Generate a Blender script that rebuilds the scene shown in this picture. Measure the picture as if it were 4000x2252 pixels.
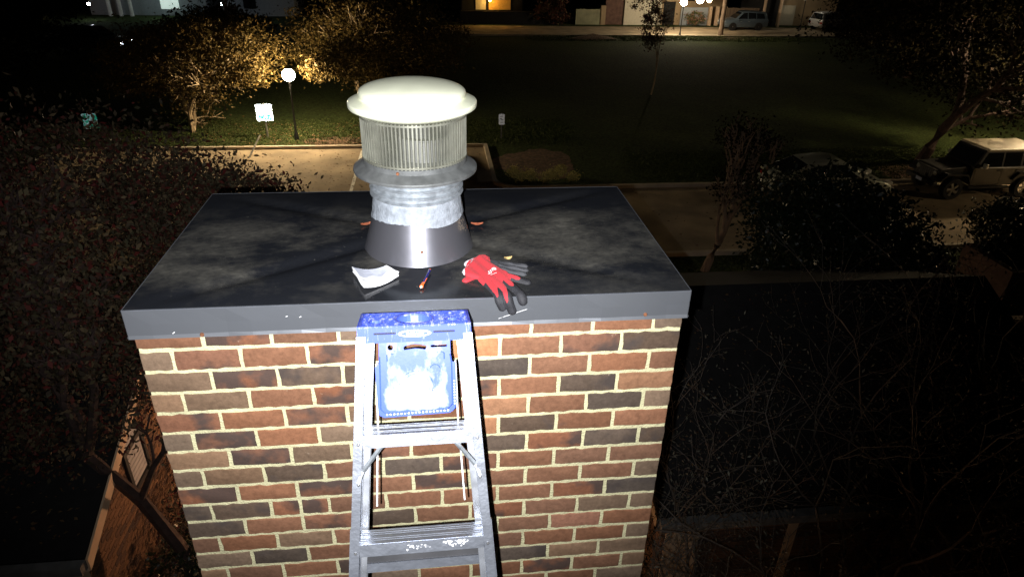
import bpy, bmesh, math, random
import numpy as np
from mathutils import Matrix, Vector
C = bpy.context.scene.collection
for o in list(bpy.data.objects): bpy.data.objects.remove(o)
R = math.radians
scene = bpy.context.scene

# ------------------------------------------------------------------ camera
cd = bpy.data.cameras.new('camera'); cam = bpy.data.objects.new('camera', cd); C.objects.link(cam)
CAM = Vector((0.06294528, -1.85324243, 1.11988963))
MR = Matrix(((0.99374, 0.03364, -0.10649), (-0.10972, 0.47181, -0.87485), (0.02082, 0.88106, 0.47255)))
cam.matrix_world = Matrix.Translation(CAM) @ MR.to_4x4()
cd.sensor_width = 36; cd.lens = 23.93; cd.clip_start = 0.05; cd.clip_end = 600
scene.camera = cam
# ------------------------------------------------------------------ night sky
w = bpy.data.worlds.new('World'); scene.world = w; w.use_nodes = True
wn = w.node_tree.nodes; bg = wn['Background']
sky = wn.new('ShaderNodeTexSky'); sky.sky_type = 'NISHITA'; sky.sun_disc = False
sky.sun_elevation = R(-3); sky.sun_rotation = R(120)
w.node_tree.links.new(sky.outputs[0], bg.inputs[0]); bg.inputs[1].default_value = 0.012
# ------------------------------------------------------------------ exposure
vs = scene.view_settings
vs.view_transform = 'Standard'; vs.look = 'None'; vs.exposure = 0; vs.gamma = 1; vs.use_curve_mapping = False
scene.render.engine = 'CYCLES'
# ------------------------------------------------------------------ the photographer's hand lamp, just left of and below the lens
ld = bpy.data.lights.new('hand_lamp_light', 'SPOT'); hl = bpy.data.objects.new('hand_lamp_light', ld); C.objects.link(hl)
lp_ = CAM + MR @ Vector((-0.055, -0.035, -0.01))
ld.energy = 780; ld.color = (0.98, 0.985, 1.0); ld.shadow_soft_size = 0.006; ld.spot_size = R(86); ld.spot_blend = 1.0
tgt = Vector((-0.04, 0.1, 0.30))
hl.matrix_world = Matrix.Translation(lp_) @ (tgt - lp_).to_track_quat('-Z', 'Y').to_matrix().to_4x4()

G = -7.7
rnd = random.Random(7); nr = np.random.default_rng(11)

# ------------------------------------------------------------------ materials
def nt(name):
    m = bpy.data.materials.new(name); m.use_nodes = True
    t = m.node_tree; return m, t, t.nodes['Principled BSDF']
def mat(name, col, rough=0.8, metal=0.0, vary=0.25, scale=6.0, bump=0.0, bscale=None, spec=0.5, coat=0.0, dark=None, emit=None, estr=0, detail=6, stretch=None):
    m, t, b = nt(name); L = t.links
    tc = t.nodes.new('ShaderNodeTexCoord'); src = tc.outputs['Object']
    if stretch:
        mp = t.nodes.new('ShaderNodeMapping'); mp.inputs['Scale'].default_value = stretch; L.new(src, mp.inputs[0]); src = mp.outputs[0]
    n = t.nodes.new('ShaderNodeTexNoise'); n.inputs['Scale'].default_value = scale; n.inputs['Detail'].default_value = detail
    L.new(src, n.inputs['Vector'])
    r = t.nodes.new('ShaderNodeValToRGB'); L.new(n.outputs[0], r.inputs[0])
    d = dark if dark else tuple(c * (1 - vary) for c in col)
    u = tuple(min(1, c * (1 + vary)) for c in col) if not dark else col
    r.color_ramp.elements[0].position = .33; r.color_ramp.elements[1].position = .67
    r.color_ramp.elements[0].color = (*d, 1); r.color_ramp.elements[1].color = (*u, 1)
    L.new(r.outputs[0], b.inputs['Base Color'])
    b.inputs['Roughness'].default_value = rough; b.inputs['Metallic'].default_value = metal
    b.inputs['Specular IOR Level'].default_value = spec; b.inputs['Coat Weight'].default_value = coat
    if coat: b.inputs['Coat Roughness'].default_value = 0.08
    if bump:
        n2 = t.nodes.new('ShaderNodeTexNoise'); n2.inputs['Scale'].default_value = bscale or scale * 6; n2.inputs['Detail'].default_value = 5
        L.new(src, n2.inputs['Vector']); bp = t.nodes.new('ShaderNodeBump'); bp.inputs['Strength'].default_value = bump
        bp.inputs['Distance'].default_value = 0.01
        L.new(n2.outputs[0], bp.inputs['Height']); L.new(bp.outputs[0], b.inputs['Normal'])
    if emit:
        b.inputs['Emission Color'].default_value = (*emit, 1); b.inputs['Emission Strength'].default_value = estr
    return m
def glow(name, col, s): return mat(name, (.8, .8, .8), emit=col, estr=s)
def leafmat(name, cols, rough=0.6, spec=0.12):
    m, t, b = nt(name); L = t.links
    g = t.nodes.new('ShaderNodeNewGeometry'); r = t.nodes.new('ShaderNodeValToRGB'); L.new(g.outputs['Random Per Island'], r.inputs[0])
    r.color_ramp.interpolation = 'LINEAR'
    e = r.color_ramp.elements
    while len(e) < len(cols): e.new(.5)
    for i, c in enumerate(cols): e[i].position = i / (len(cols) - 1); e[i].color = (*c, 1)
    L.new(r.outputs[0], b.inputs['Base Color']); b.inputs['Roughness'].default_value = rough
    b.inputs['Specular IOR Level'].default_value = spec
    return m
def flat(c): return c
# brick: colour from the object, dark flashing and pale blotches from its alpha and random number
def brickmat(name, use_obj=True, base=(.15, .085, .052)):
    m, t, b = nt(name); L = t.links; N = t.nodes
    oi = N.new('ShaderNodeObjectInfo'); tc = N.new('ShaderNodeTexCoord')
    cm = N.new('ShaderNodeVectorMath'); cm.operation = 'SCALE'
    cb = N.new('ShaderNodeCombineXYZ')
    for i in range(3): L.new(oi.outputs['Random'], cb.inputs[i])
    L.new(cb.outputs[0], cm.inputs[0]); cm.inputs['Scale'].default_value = 37.0
    ad = N.new('ShaderNodeVectorMath'); L.new(tc.outputs['Object'], ad.inputs[0]); L.new(cm.outputs[0], ad.inputs[1])
    n1 = N.new('ShaderNodeTexNoise'); n1.inputs['Scale'].default_value = 9; n1.inputs['Detail'].default_value = 3; L.new(ad.outputs[0], n1.inputs['Vector'])
    n2 = N.new('ShaderNodeTexNoise'); n2.inputs['Scale'].default_value = 55; n2.inputs['Detail'].default_value = 8; n2.inputs['Roughness'].default_value = .7; L.new(ad.outputs[0], n2.inputs['Vector'])
    # base x fine variation
    r2 = N.new('ShaderNodeMapRange'); L.new(n2.outputs[0], r2.inputs[0]); r2.inputs[1].default_value = .25; r2.inputs[2].default_value = .75; r2.inputs[3].default_value = .66; r2.inputs[4].default_value = 1.3
    mx = N.new('ShaderNodeMix'); mx.data_type = 'RGBA'; mx.blend_type = 'MULTIPLY'; mx.inputs[0].default_value = 1
    if use_obj:
        L.new(oi.outputs['Color'], mx.inputs[6])
    else:
        g = N.new('ShaderNodeNewGeometry'); rr = N.new('ShaderNodeValToRGB'); L.new(g.outputs['Random Per Island'], rr.inputs[0])
        e = rr.color_ramp.elements; e[0].color = (.07, .05, .045, 1); e[1].color = (*base, 1); e[1].position = .5
        x = e.new(1); x.color = (base[0] * 1.25, base[1] * 1.25, base[2] * 1.2, 1)
        L.new(rr.outputs[0], mx.inputs[6])
    L.new(r2.outputs[0], mx.inputs[7])
    # dark blotches: threshold of n1 by (1-alpha)
    th = N.new('ShaderNodeMath'); th.operation = 'SUBTRACT'
    if use_obj: L.new(oi.outputs['Alpha'], th.inputs[0])
    else: th.inputs[0].default_value = .9
    L.new(n1.outputs[0], th.inputs[1])
    mr = N.new('ShaderNodeMapRange'); L.new(th.outputs[0], mr.inputs[0]); mr.inputs[1].default_value = -0.04; mr.inputs[2].default_value = .1; mr.inputs[3].default_value = .85; mr.inputs[4].default_value = 0
    mk = N.new('ShaderNodeMix'); mk.data_type = 'RGBA'; L.new(mr.outputs[0], mk.inputs[0]); L.new(mx.outputs[2], mk.inputs[6])
    mk.inputs[7].default_value = (.052, .041, .037, 1)
    # pale lime specks
    n3 = N.new('ShaderNodeTexNoise'); n3.inputs['Scale'].default_value = 22; n3.inputs['Detail'].default_value = 6; n3.inputs['Roughness'].default_value = .75
    ad2 = N.new('ShaderNodeVectorMath'); L.new(ad.outputs[0], ad2.inputs[0]); ad2.inputs[1].default_value = (9, 4, 2); L.new(ad2.outputs[0], n3.inputs['Vector'])
    m3 = N.new('ShaderNodeMapRange'); L.new(n3.outputs[0], m3.inputs[0]); m3.inputs[1].default_value = .66; m3.inputs[2].default_value = .74; m3.inputs[3].default_value = 0; m3.inputs[4].default_value = .5
    mp = N.new('ShaderNodeMix'); mp.data_type = 'RGBA'; L.new(m3.outputs[0], mp.inputs[0]); L.new(mk.outputs[2], mp.inputs[6]); mp.inputs[7].default_value = (.42, .34, .26, 1)
    L.new(mp.outputs[2], b.inputs['Base Color'])
    b.inputs['Roughness'].default_value = .88; b.inputs['Specular IOR Level'].default_value = .15
    bp = N.new('ShaderNodeBump'); bp.inputs['Strength'].default_value = .55; bp.inputs['Distance'].default_value = .003; L.new(n2.outputs[0], bp.inputs['Height']); L.new(bp.outputs[0], b.inputs['Normal'])
    return m

M = {}
M['brick'] = brickmat('brick')
M['brick_far'] = brickmat('brick_far', False)
M['mortar'] = mat('mortar', (.53, .50, .30), .95, vary=.13, scale=9, bump=.6, bscale=140)
M['mortar_far'] = mat('mortar_far', (.52, .38, .24), .95, vary=.15, scale=9)
M['galv'] = mat('galvanised', (.34, .37, .40), .45, .6, vary=.25, scale=45, bump=.15)
M['sealant'] = mat('sealant', (.25, .275, .31), .7, .15, vary=.22, scale=40, bump=.45, bscale=60)
M['alu'] = mat('aluminium', (.44, .47, .54), .36, .85, vary=.16, scale=14, bump=.12, bscale=60)
M['alu_dull'] = mat('aluminium_dull', (.42, .44, .48), .42, .8, vary=.3, scale=18)
M['groove'] = mat('tread_groove', (.06, .06, .065), .6, .4)
M['steel'] = mat('steel', (.45, .45, .45), .35, .9)
M['rust'] = mat('rust', (.16, .06, .025), .9, vary=.5, scale=60)
M['white_rod'] = mat('white_rod', (.85, .85, .85), .4)
M['black'] = mat('black_plastic', (.012, .012, .014), .5)
M['asphalt'] = mat('asphalt', (.30, .235, .15), .95, vary=.30, scale=.9, bump=.4, bscale=20)
M['concrete'] = mat('concrete', (.42, .36, .27), .9, vary=.15, scale=2)
M['mulch'] = mat('mulch', (.10, .06, .035), 1, vary=.6, scale=8, bump=1, bscale=20)
M['paint'] = mat('road_paint', (.7, .68, .6), .8)
M['wood'] = mat('fence_wood', (.17, .12, .08), .9, vary=.3, scale=5, stretch=(1, 1, .1))
M['palewood'] = mat('pale_fence_wood', (.27, .27, .17), .9, vary=.2, scale=1.5)
M['shingle'] = mat('roof_shingle', (.010, .0095, .010), .95, vary=.3, scale=6)
M['fascia'] = mat('fascia_paint', (.62, .45, .30), .8, vary=.08)
M['gutter'] = mat('gutter_metal', (.17, .17, .165), .55)
M['bark'] = mat('bark', (.17, .12, .08), .95, vary=.45, scale=9, bump=.8, bscale=30, stretch=(1, 1, .25))
M['bark_pale'] = mat('bark_pale', (.33, .25, .15), .95, vary=.4, scale=9, bump=.8, bscale=30, stretch=(1, 1, .25))
M['bark_dark'] = mat('bark_dark', (.05, .03, .025), .95, vary=.35, scale=9, bump=.5, bscale=30)
M['tyre'] = mat('tyre', (.02, .02, .02), .9)
M['rim'] = mat('rim', (.5, .5, .48), .3, .9)
M['carglass'] = mat('car_glass', (.01, .012, .014), .06, 0, spec=.8)
M['white'] = mat('white_paint', (.7, .7, .68), .7, vary=.05)
M['paper'] = mat('paper', (.80, .80, .82), .8, vary=.04, scale=30)

# grass
def grassmat():
    m, t, b = nt('grass'); L = t.links; N = t.nodes
    tc = N.new('ShaderNodeTexCoord')
    n = N.new('ShaderNodeTexNoise'); n.inputs['Scale'].default_value = .25; n.inputs['Detail'].default_value = 9; L.new(tc.outputs['Object'], n.inputs['Vector'])
    n2 = N.new('ShaderNodeTexNoise'); n2.inputs['Scale'].default_value = 9; n2.inputs['Detail'].default_value = 8; L.new(tc.outputs['Object'], n2.inputs['Vector'])
    r = N.new('ShaderNodeValToRGB'); L.new(n.outputs[0], r.inputs[0]); e = r.color_ramp.elements
    e[0].position = .3; e[0].color = (.026, .042, .011, 1); e[1].position = .7; e[1].color = (.045, .060, .017, 1)
    x = N.new('ShaderNodeMix'); x.data_type = 'RGBA'; x.blend_type = 'MULTIPLY'; x.inputs[0].default_value = 1; L.new(r.outputs[0], x.inputs[6])
    q = N.new('ShaderNodeMapRange'); L.new(n2.outputs[0], q.inputs[0]); q.inputs[1].default_value = .3; q.inputs[2].default_value = .7; q.inputs[3].default_value = .35; q.inputs[4].default_value = 1.6
    L.new(q.outputs[0], x.inputs[7]); L.new(x.outputs[2], b.inputs['Base Color']); b.inputs['Roughness'].default_value = 1
    b.inputs['Specular IOR Level'].default_value = .15
    bp = N.new('ShaderNodeBump'); bp.inputs['Strength'].default_value = 1; bp.inputs['Distance'].default_value = .08; L.new(n2.outputs[0], bp.inputs['Height']); L.new(bp.outputs[0], b.inputs['Normal'])
    return m
M['grass'] = grassmat()

# dark coated sheet metal with dried dust films
def sheetmat(name, dusty, clean, rough, dcol=(.115, .108, .09), amount=.5):
    m, t, b = nt(name); L = t.links; N = t.nodes
    tc = N.new('ShaderNodeTexCoord')
    mp = N.new('ShaderNodeMapping'); mp.inputs['Scale'].default_value = (1.0, 1.5, 1.0); mp.inputs['Rotation'].default_value = (0, 0, R(-16)); L.new(tc.outputs['Object'], mp.inputs[0])
    n1 = N.new('ShaderNodeTexNoise'); n1.inputs['Scale'].default_value = 2.9; n1.inputs['Detail'].default_value = 9; n1.inputs['Roughness'].default_value = .66; n1.inputs['Distortion'].default_value = .15; L.new(mp.outputs[0], n1.inputs['Vector'])
    n2 = N.new('ShaderNodeTexNoise'); n2.inputs['Scale'].default_value = 42; n2.inputs['Detail'].default_value = 8; n2.inputs['Roughness'].default_value = .7; L.new(mp.outputs[0], n2.inputs['Vector'])
    k = N.new('ShaderNodeMapRange'); L.new(n1.outputs[0], k.inputs[0]); k.inputs[1].default_value = .44; k.inputs[2].default_value = .74; k.inputs[3].default_value = 0; k.inputs[4].default_value = 1; k.clamp = True
    k2 = N.new('ShaderNodeMapRange'); L.new(n2.outputs[0], k2.inputs[0]); k2.inputs[1].default_value = .35; k2.inputs[2].default_value = .65; k2.inputs[3].default_value = .55; k2.inputs[4].default_value = 1.15
    mu = N.new('ShaderNodeMath'); mu.operation = 'MULTIPLY'; L.new(k.outputs[0], mu.inputs[0]); L.new(k2.outputs[0], mu.inputs[1])
    # speckle
    n4 = N.new('ShaderNodeTexNoise'); n4.inputs['Scale'].default_value = 75; n4.inputs['Detail'].default_value = 3; L.new(tc.outputs['Object'], n4.inputs['Vector'])
    k4 = N.new('ShaderNodeMapRange'); L.new(n4.outputs[0], k4.inputs[0]); k4.inputs[1].default_value = .70; k4.inputs[2].default_value = .76; k4.inputs[3].default_value = 0; k4.inputs[4].default_value = .8
    mxm = N.new('ShaderNodeMath'); mxm.operation = 'MAXIMUM'; L.new(mu.outputs[0], mxm.inputs[0]); L.new(k4.outputs[0], mxm.inputs[1])
    am = N.new('ShaderNodeMath'); am.operation = 'MULTIPLY'; am.use_clamp = True; L.new(mxm.outputs[0], am.inputs[0]); am.inputs[1].default_value = amount if dusty else 0.12
    if dusty:   # dust gathers where water stood, least along the back and the front rim
        sp = N.new('ShaderNodeSeparateXYZ'); L.new(tc.outputs['Object'], sp.inputs[0])
        ya = N.new('ShaderNodeMapRange'); ya.interpolation_type = 'SMOOTHSTEP'; L.new(sp.outputs['Y'], ya.inputs[0]); ya.inputs[1].default_value = -.47; ya.inputs[2].default_value = -.25; ya.inputs[3].default_value = .35; ya.inputs[4].default_value = 1
        yb = N.new('ShaderNodeMapRange'); yb.interpolation_type = 'SMOOTHSTEP'; L.new(sp.outputs['Y'], yb.inputs[0]); yb.inputs[1].default_value = .38; yb.inputs[2].default_value = .02; yb.inputs[3].default_value = .12; yb.inputs[4].default_value = 1
        m1 = N.new('ShaderNodeMath'); m1.operation = 'MULTIPLY'; L.new(ya.outputs[0], m1.inputs[0]); L.new(yb.outputs[0], m1.inputs[1])
        m2 = N.new('ShaderNodeMath'); m2.operation = 'MULTIPLY'; L.new(am.outputs[0], m2.inputs[0]); L.new(m1.outputs[0], m2.inputs[1]); am = m2
    cm = N.new('ShaderNodeMix'); cm.data_type = 'RGBA'; L.new(am.outputs[0], cm.inputs[0]); cm.inputs[6].default_value = (*clean, 1); cm.inputs[7].default_value = (*dcol, 1)
    L.new(cm.outputs[2], b.inputs['Base Color'])
    rm = N.new('ShaderNodeMapRange'); L.new(am.outputs[0], rm.inputs[0]); rm.inputs[3].default_value = rough; rm.inputs[4].default_value = .8
    L.new(rm.outputs[0], b.inputs['Roughness'])
    b.inputs['Metallic'].default_value = 0.0 if dusty else .35
    b.inputs['Specular IOR Level'].default_value = .5
    n5 = N.new('ShaderNodeTexNoise'); n5.inputs['Scale'].default_value = 5; n5.inputs['Detail'].default_value = 3; L.new(tc.outputs['Object'], n5.inputs['Vector'])
    bp = N.new('ShaderNodeBump'); bp.inputs['Strength'].default_value = .25; bp.inputs['Distance'].default_value = .01; L.new(n5.outputs[0], bp.inputs['Height']); L.new(bp.outputs[0], b.inputs['Normal'])
    return m
M['cap_top'] = sheetmat('cap_sheet', True, (.011, .012, .015), .15, amount=.8)
M['cap_edge'] = sheetmat('cap_edge', False, (.17, .18, .20), .34)
M['cap_edge'].node_tree.nodes['Principled BSDF'].inputs['Metallic'].default_value = .6
M['cone'] = sheetmat('cone_sheet', False, (.22, .22, .25), .30)
M['cone'].node_tree.nodes['Principled BSDF'].inputs['Metallic'].default_value = .8

# ------------------------------------------------------------------ builders
def tag(o, label=None, cat=None, group=None, kind=None):
    if label: o['label'] = label
    if cat: o['category'] = cat
    if group: o['group'] = group
    if kind: o['kind'] = kind
    return o
def empty(name, loc, label=None, cat=None, group=None, rz=0):
    o = bpy.data.objects.new(name, None); o.location = loc; o.rotation_euler.z = rz; o.empty_display_size = .1; C.objects.link(o)
    return tag(o, label, cat, group)
class MB:
    """collects geometry and links it as ONE mesh object"""
    def __init__(s): s.v = []; s.f = []; s.mi = []; s.cur = 0
    def add(s, vs, fs):
        b = len(s.v); s.v += [tuple(v) for v in vs]; s.f += [tuple(i + b for i in f) for f in fs]; s.mi += [s.cur] * len(fs); return s
    def box(s, a, b, rot=None, piv=None):
        x0, y0, z0 = a; x1, y1, z1 = b
        vs = [(x0, y0, z0), (x1, y0, z0), (x1, y1, z0), (x0, y1, z0), (x0, y0, z1), (x1, y0, z1), (x1, y1, z1), (x0, y1, z1)]
        if rot is not None:
            p = Vector(piv) if piv else (Vector(a) + Vector(b)) / 2
            vs = [tuple(rot @ (Vector(v) - p) + p) for v in vs]
        return s.add(vs, [(0, 3, 2, 1), (4, 5, 6, 7), (0, 1, 5, 4), (1, 2, 6, 5), (2, 3, 7, 6), (3, 0, 4, 7)])
    def hexa(s, vs): return s.add(vs, [(0, 3, 2, 1), (4, 5, 6, 7), (0, 1, 5, 4), (1, 2, 6, 5), (2, 3, 7, 6), (3, 0, 4, 7)])
    def lathe(s, prof, c=(0, 0, 0), n=48, axis='z', close=False, jit=0):
        vs = []; fs = []
        for r, z in prof:
            for i in range(n):
                a = 2 * math.pi * i / n; x, y = r * math.cos(a), r * math.sin(a)
                p = (x, y, z) if axis == 'z' else ((z, x, y) if axis == 'x' else (x, z, y))
                vs.append((p[0] + c[0], p[1] + c[1], p[2] + c[2]))
        m = len(prof)
        for j in range(m if close else m - 1):
            for i in range(n):
                k = (i + 1) % n; jj = (j + 1) % m; fs.append((j * n + i, j * n + k, jj * n + k, jj * n + i))
        s.add(vs, fs)
        if not close:
            for j in (0, m - 1):
                if prof[j][0] > 1e-4:
                    b = len(s.v) - m * n + j * n; s.f.append(tuple(b + i for i in (range(n) if j else range(n - 1, -1, -1)))); s.mi.append(s.cur)
        return s
    def tube(s, pts, rad, n=6):
        pts = [Vector(p) for p in pts]; rad = rad if isinstance(rad, (list, tuple)) else [rad] * len(pts)
        vs = []; fs = []; up = Vector((0, 0, 1))
        for i, p in enumerate(pts):
            d = (pts[min(i + 1, len(pts) - 1)] - pts[max(i - 1, 0)]).normalized()
            u = d.cross(up if abs(d.z) < .95 else Vector((1, 0, 0))).normalized(); v = d.cross(u)
            for k in range(n):
                a = 2 * math.pi * k / n; vs.append(tuple(p + (u * math.cos(a) + v * math.sin(a)) * rad[i]))
        for i in range(len(pts) - 1):
            for k in range(n):
                kk = (k + 1) % n; fs.append((i * n + k, i * n + kk, (i + 1) * n + kk, (i + 1) * n + k))
        fs.append(tuple(range(n - 1, -1, -1))); fs.append(tuple((len(pts) - 1) * n + k for k in range(n)))
        return s.add(vs, fs)
    def prism(s, poly, y0, y1, hw=None):
        """side profile (x,z) extruded in y, or with half-width hw(z)"""
        n = len(poly)
        if hw: vs = [(x, -hw(z), z) for x, z in poly] + [(x, hw(z), z) for x, z in poly]
        else: vs = [(x, y0, z) for x, z in poly] + [(x, y1, z) for x, z in poly]
        fs = [tuple(range(n)), tuple(range(2 * n - 1, n - 1, -1))] + [(i, n + i, n + (i + 1) % n, (i + 1) % n) for i in range(n)]
        return s.add(vs, fs)
    def build(s, name, mats, parent=None, smooth=False, bevel=0, seg=2, auto=None):
        me = bpy.data.meshes.new(name); off = parent.location if (parent is not None and getattr(s, 'world', True) and not parent.get('_local')) else Vector((0, 0, 0))
        vs = [(v[0] - off[0], v[1] - off[1], v[2] - off[2]) for v in s.v]
        me.from_pydata(vs, [], s.f)
        mats = mats if isinstance(mats, (list, tuple)) else [mats]
        for m in mats: me.materials.append(m)
        if len(mats) > 1: me.polygons.foreach_set('material_index', s.mi)
        bm = bmesh.new(); bm.from_mesh(me); bmesh.ops.recalc_face_normals(bm, faces=bm.faces)
        if bevel:
            bmesh.ops.remove_doubles(bm, verts=bm.verts, dist=1e-5)
            es = [e for e in bm.edges if len(e.link_faces) == 2 and e.calc_face_angle(0) > .5]
            bmesh.ops.bevel(bm, geom=es, offset=bevel, segments=seg, profile=.5, affect='EDGES', clamp_overlap=True)
        bm.to_mesh(me); bm.free()
        if smooth:
            me.polygons.foreach_set('use_smooth', [True] * len(me.polygons))
            try: me.set_sharp_from_angle(angle=R(auto or 38))
            except Exception: pass
        me.update()
        o = bpy.data.objects.new(name, me); C.objects.link(o)
        if parent is not None: o.parent = parent
        return o
def local(e): e['_local'] = 1; return e
def copy_tree(o, parent=None):
    c = o.copy(); C.objects.link(c)
    if parent is not None: c.parent = parent
    for ch in [x for x in bpy.data.objects if x.parent == o and x is not c]: copy_tree(ch, c)
    return c
def plate2d(outline, holes, t0, t1, to3):
    """polygon with holes, extruded between t0 and t1; to3(u,v,t) -> 3d"""
    bm = bmesh.new(); loops = [outline] + holes
    for lp in loops:
        vs = [bm.verts.new((u, v, 0)) for u, v in lp]
        for i in range(len(vs)): bm.edges.new((vs[i], vs[(i + 1) % len(vs)]))
    bmesh.ops.triangle_fill(bm, use_beauty=True, use_dissolve=False, edges=bm.edges[:])
    bm.verts.ensure_lookup_table(); bm.verts.index_update()
    pts = [(v.co.x, v.co.y) for v in bm.verts]; tris = [tuple(v.index for v in f.verts) for f in bm.faces]; bm.free()
    mb = MB(); n = len(pts)
    vs = [to3(u, v, t0) for u, v in pts] + [to3(u, v, t1) for u, v in pts]
    fs = [t for t in tris] + [tuple(i + n for i in reversed(t)) for t in tris]
    k = 0
    for lp in loops:
        m = len(lp)
        for i in range(m): fs.append((k + i, k + (i + 1) % m, n + k + (i + 1) % m, n + k + i))
        k += m
    mb.add(vs, fs); return mb
def circ(cx, cy, rx, ry=None, n=24): return [(cx + rx * math.cos(2 * math.pi * i / n), cy + (ry or rx) * math.sin(2 * math.pi * i / n)) for i in range(n)]
def rrect(x0, y0, x1, y1, r, n=4):
    P = []
    for cx, cy, a0 in ((x1 - r, y0 + r, -90), (x1 - r, y1 - r, 0), (x0 + r, y1 - r, 90), (x0 + r, y0 + r, 180)):
        for i in range(n + 1): a = R(a0 + 90 * i / n); P.append((cx + r * math.cos(a), cy + r * math.sin(a)))
    return P
def text(name, s, size, mtx, m, parent, ext=.0004, shear=0):
    cu = bpy.data.curves.new(name, 'FONT'); cu.body = s; cu.size = size; cu.extrude = ext; cu.align_x = 'CENTER'; cu.align_y = 'CENTER'; cu.shear = shear
    o = bpy.data.objects.new(name, cu); C.objects.link(o); dg = bpy.context.evaluated_depsgraph_get()
    me = bpy.data.meshes.new_from_object(o.evaluated_get(dg)); bpy.data.objects.remove(o)
    me.materials.clear(); me.materials.append(m)
    me.transform(mtx); ob = bpy.data.objects.new(name, me); C.objects.link(ob); ob.parent = parent; return ob

# ------------------------------------------------------------------ foliage
def leaves(name, cen, size, m, parent, jitter=0.35, up=0.0, aspect=.5):
    """one small folded diamond per centre"""
    cen = np.asarray(cen, dtype=np.float64); n = len(cen)
    a = nr.normal(size=(n, 3)); a[:, 2] += up; a /= np.linalg.norm(a, axis=1)[:, None]
    b = nr.normal(size=(n, 3)); b -= (a * b).sum(1)[:, None] * a; b /= np.linalg.norm(b, axis=1)[:, None]
    c = np.cross(a, b)
    s = size * (1 + (jitter + .12) * nr.uniform(-1, 1, n))[:, None]
    V = np.empty((n, 4, 3)); V[:, 0] = cen - b * s * .5; V[:, 1] = cen + c * s * .5 * aspect + a * s * .08; V[:, 2] = cen + b * s * .5; V[:, 3] = cen - c * s * .5 * aspect + a * s * .08
    V = V.reshape(-1, 3) - np.array(parent.location)
    me = bpy.data.meshes.new(name); me.vertices.add(4 * n); me.vertices.foreach_set('co', V.ravel())
    me.loops.add(4 * n); me.loops.foreach_set('vertex_index', np.arange(4 * n, dtype=np.int32))
    me.polygons.add(n); me.polygons.foreach_set('loop_start', np.arange(0, 4 * n, 4, dtype=np.int32)); me.polygons.foreach_set('loop_total', np.full(n, 4, dtype=np.int32))
    me.materials.append(m); me.update(); me.validate()
    o = bpy.data.objects.new(name, me); C.objects.link(o); o.parent = parent; return o
def clumps(c, r, k, per, cr, shell=.55):
    """clump centres spread through an ellipsoid (denser outside), leaves round each"""
    d = nr.normal(size=(k, 3)); d /= np.linalg.norm(d, axis=1)[:, None]
    rad = (shell + (1 - shell) * nr.uniform(0, 1, k) ** .7)[:, None] * (1 + .12 * nr.normal(size=(k, 1)))
    cc = np.array(c) + d * rad * np.array(r)
    sz = cr * nr.uniform(.5, 1.4, (k, 1, 1))
    P = cc[:, None, :] + nr.normal(size=(k, per, 3)) * sz * np.array([1, 1, .6])
    return P.reshape(-1, 3), cc
class Branches:
    def __init__(s): s.mb = MB(); s.tips = []; s.count = 0
    def grow(s, p, d, ln, r, depth, spread=.6, up=.25, kids=(2, 3), shrink=.72, rs=.62, n=5, wig=.12):
        p = Vector(p); d = Vector(d).normalized(); pts = [p.copy()]; rads = [r]; seg = 3
        for i in range(seg):
            d = (d + Vector([rnd.gauss(0, wig) for _ in range(3)])).normalized()
            p = p + d * ln / seg; pts.append(p.copy()); rads.append(r * (1 - (1 - rs) * (i + 1) / seg))
        s.mb.tube(pts, rads, n if r > .02 else 3); s.count += 1
        if depth <= 1: s.tips += [tuple(q) for q in pts[1:]]
        if depth == 0: return
        for k in range(rnd.randint(*kids)):
            ang = rnd.uniform(0, 6.283); u = d.cross(Vector((0, 0, 1)) if abs(d.z) < .95 else Vector((1, 0, 0))).normalized(); v = d.cross(u)
            nd = d + (u * math.cos(ang) + v * math.sin(ang)) * spread * rnd.uniform(.6, 1.3) + Vector((0, 0, up))
            s.grow(p, nd, ln * shrink * rnd.uniform(.8, 1.15), r * rs, depth - 1, spread, up, kids, shrink, rs, n, wig)
            if rnd.random() < .35:
                q = pts[2]; s.grow(q, nd + Vector([rnd.gauss(0, .4) for _ in range(3)]), ln * shrink * .7, r * rs * .7, max(0, depth - 2), spread, up, kids, shrink, rs, n, wig)

# ================================================================== SETTING
def sheet(name, x0, y0, x1, y1, z, m, kind='structure', label=None):
    mb = MB(); mb.add([(x0, y0, z), (x1, y0, z), (x1, y1, z), (x0, y1, z)], [(0, 1, 2, 3)]); o = mb.build(name, m); tag(o, kind=kind, label=label); return o
sheet('ground', -300, -200, 300, 400, G - .004, M['grass'])
sheet('road', -70, 16.3, 90, 22.2, G + .004, M['asphalt'])
def poly_sheet(name, pts, z, m):
    mb = MB(); mb.add([(x, y, z) for x, y in pts], [tuple(range(len(pts)))]); return tag(mb.build(name, m), kind='structure')
arc = [(3.25 - 1.0 * math.sin(a), 23.2 - 1.0 * math.cos(a)) for a in [R(x) for x in range(0, 91, 15)]]
poly_sheet('parking_lot', [(-16, 22.2)] + arc + [(2.25, 27.8), (-16, 27.8)], G + .008, M['asphalt'])
sheet('far_street', -4, 61.6, 80, 68.2, G + .004, M['asphalt'])
M['courtyard'] = mat('courtyard_paving', (.10, .075, .055), .95, vary=.3, scale=2)
sheet('courtyard', -12, -12, 12, 7.6, G + .004, M['courtyard'])
M['path'] = mat('concrete_path', (.34, .29, .2), .95, vary=.12, scale=1.2)
poly_sheet('path', [(12.6, 11.0), (13.7, 11.0), (15.6, 16.1), (14.5, 16.1)], G + .006, M['path'])
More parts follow.
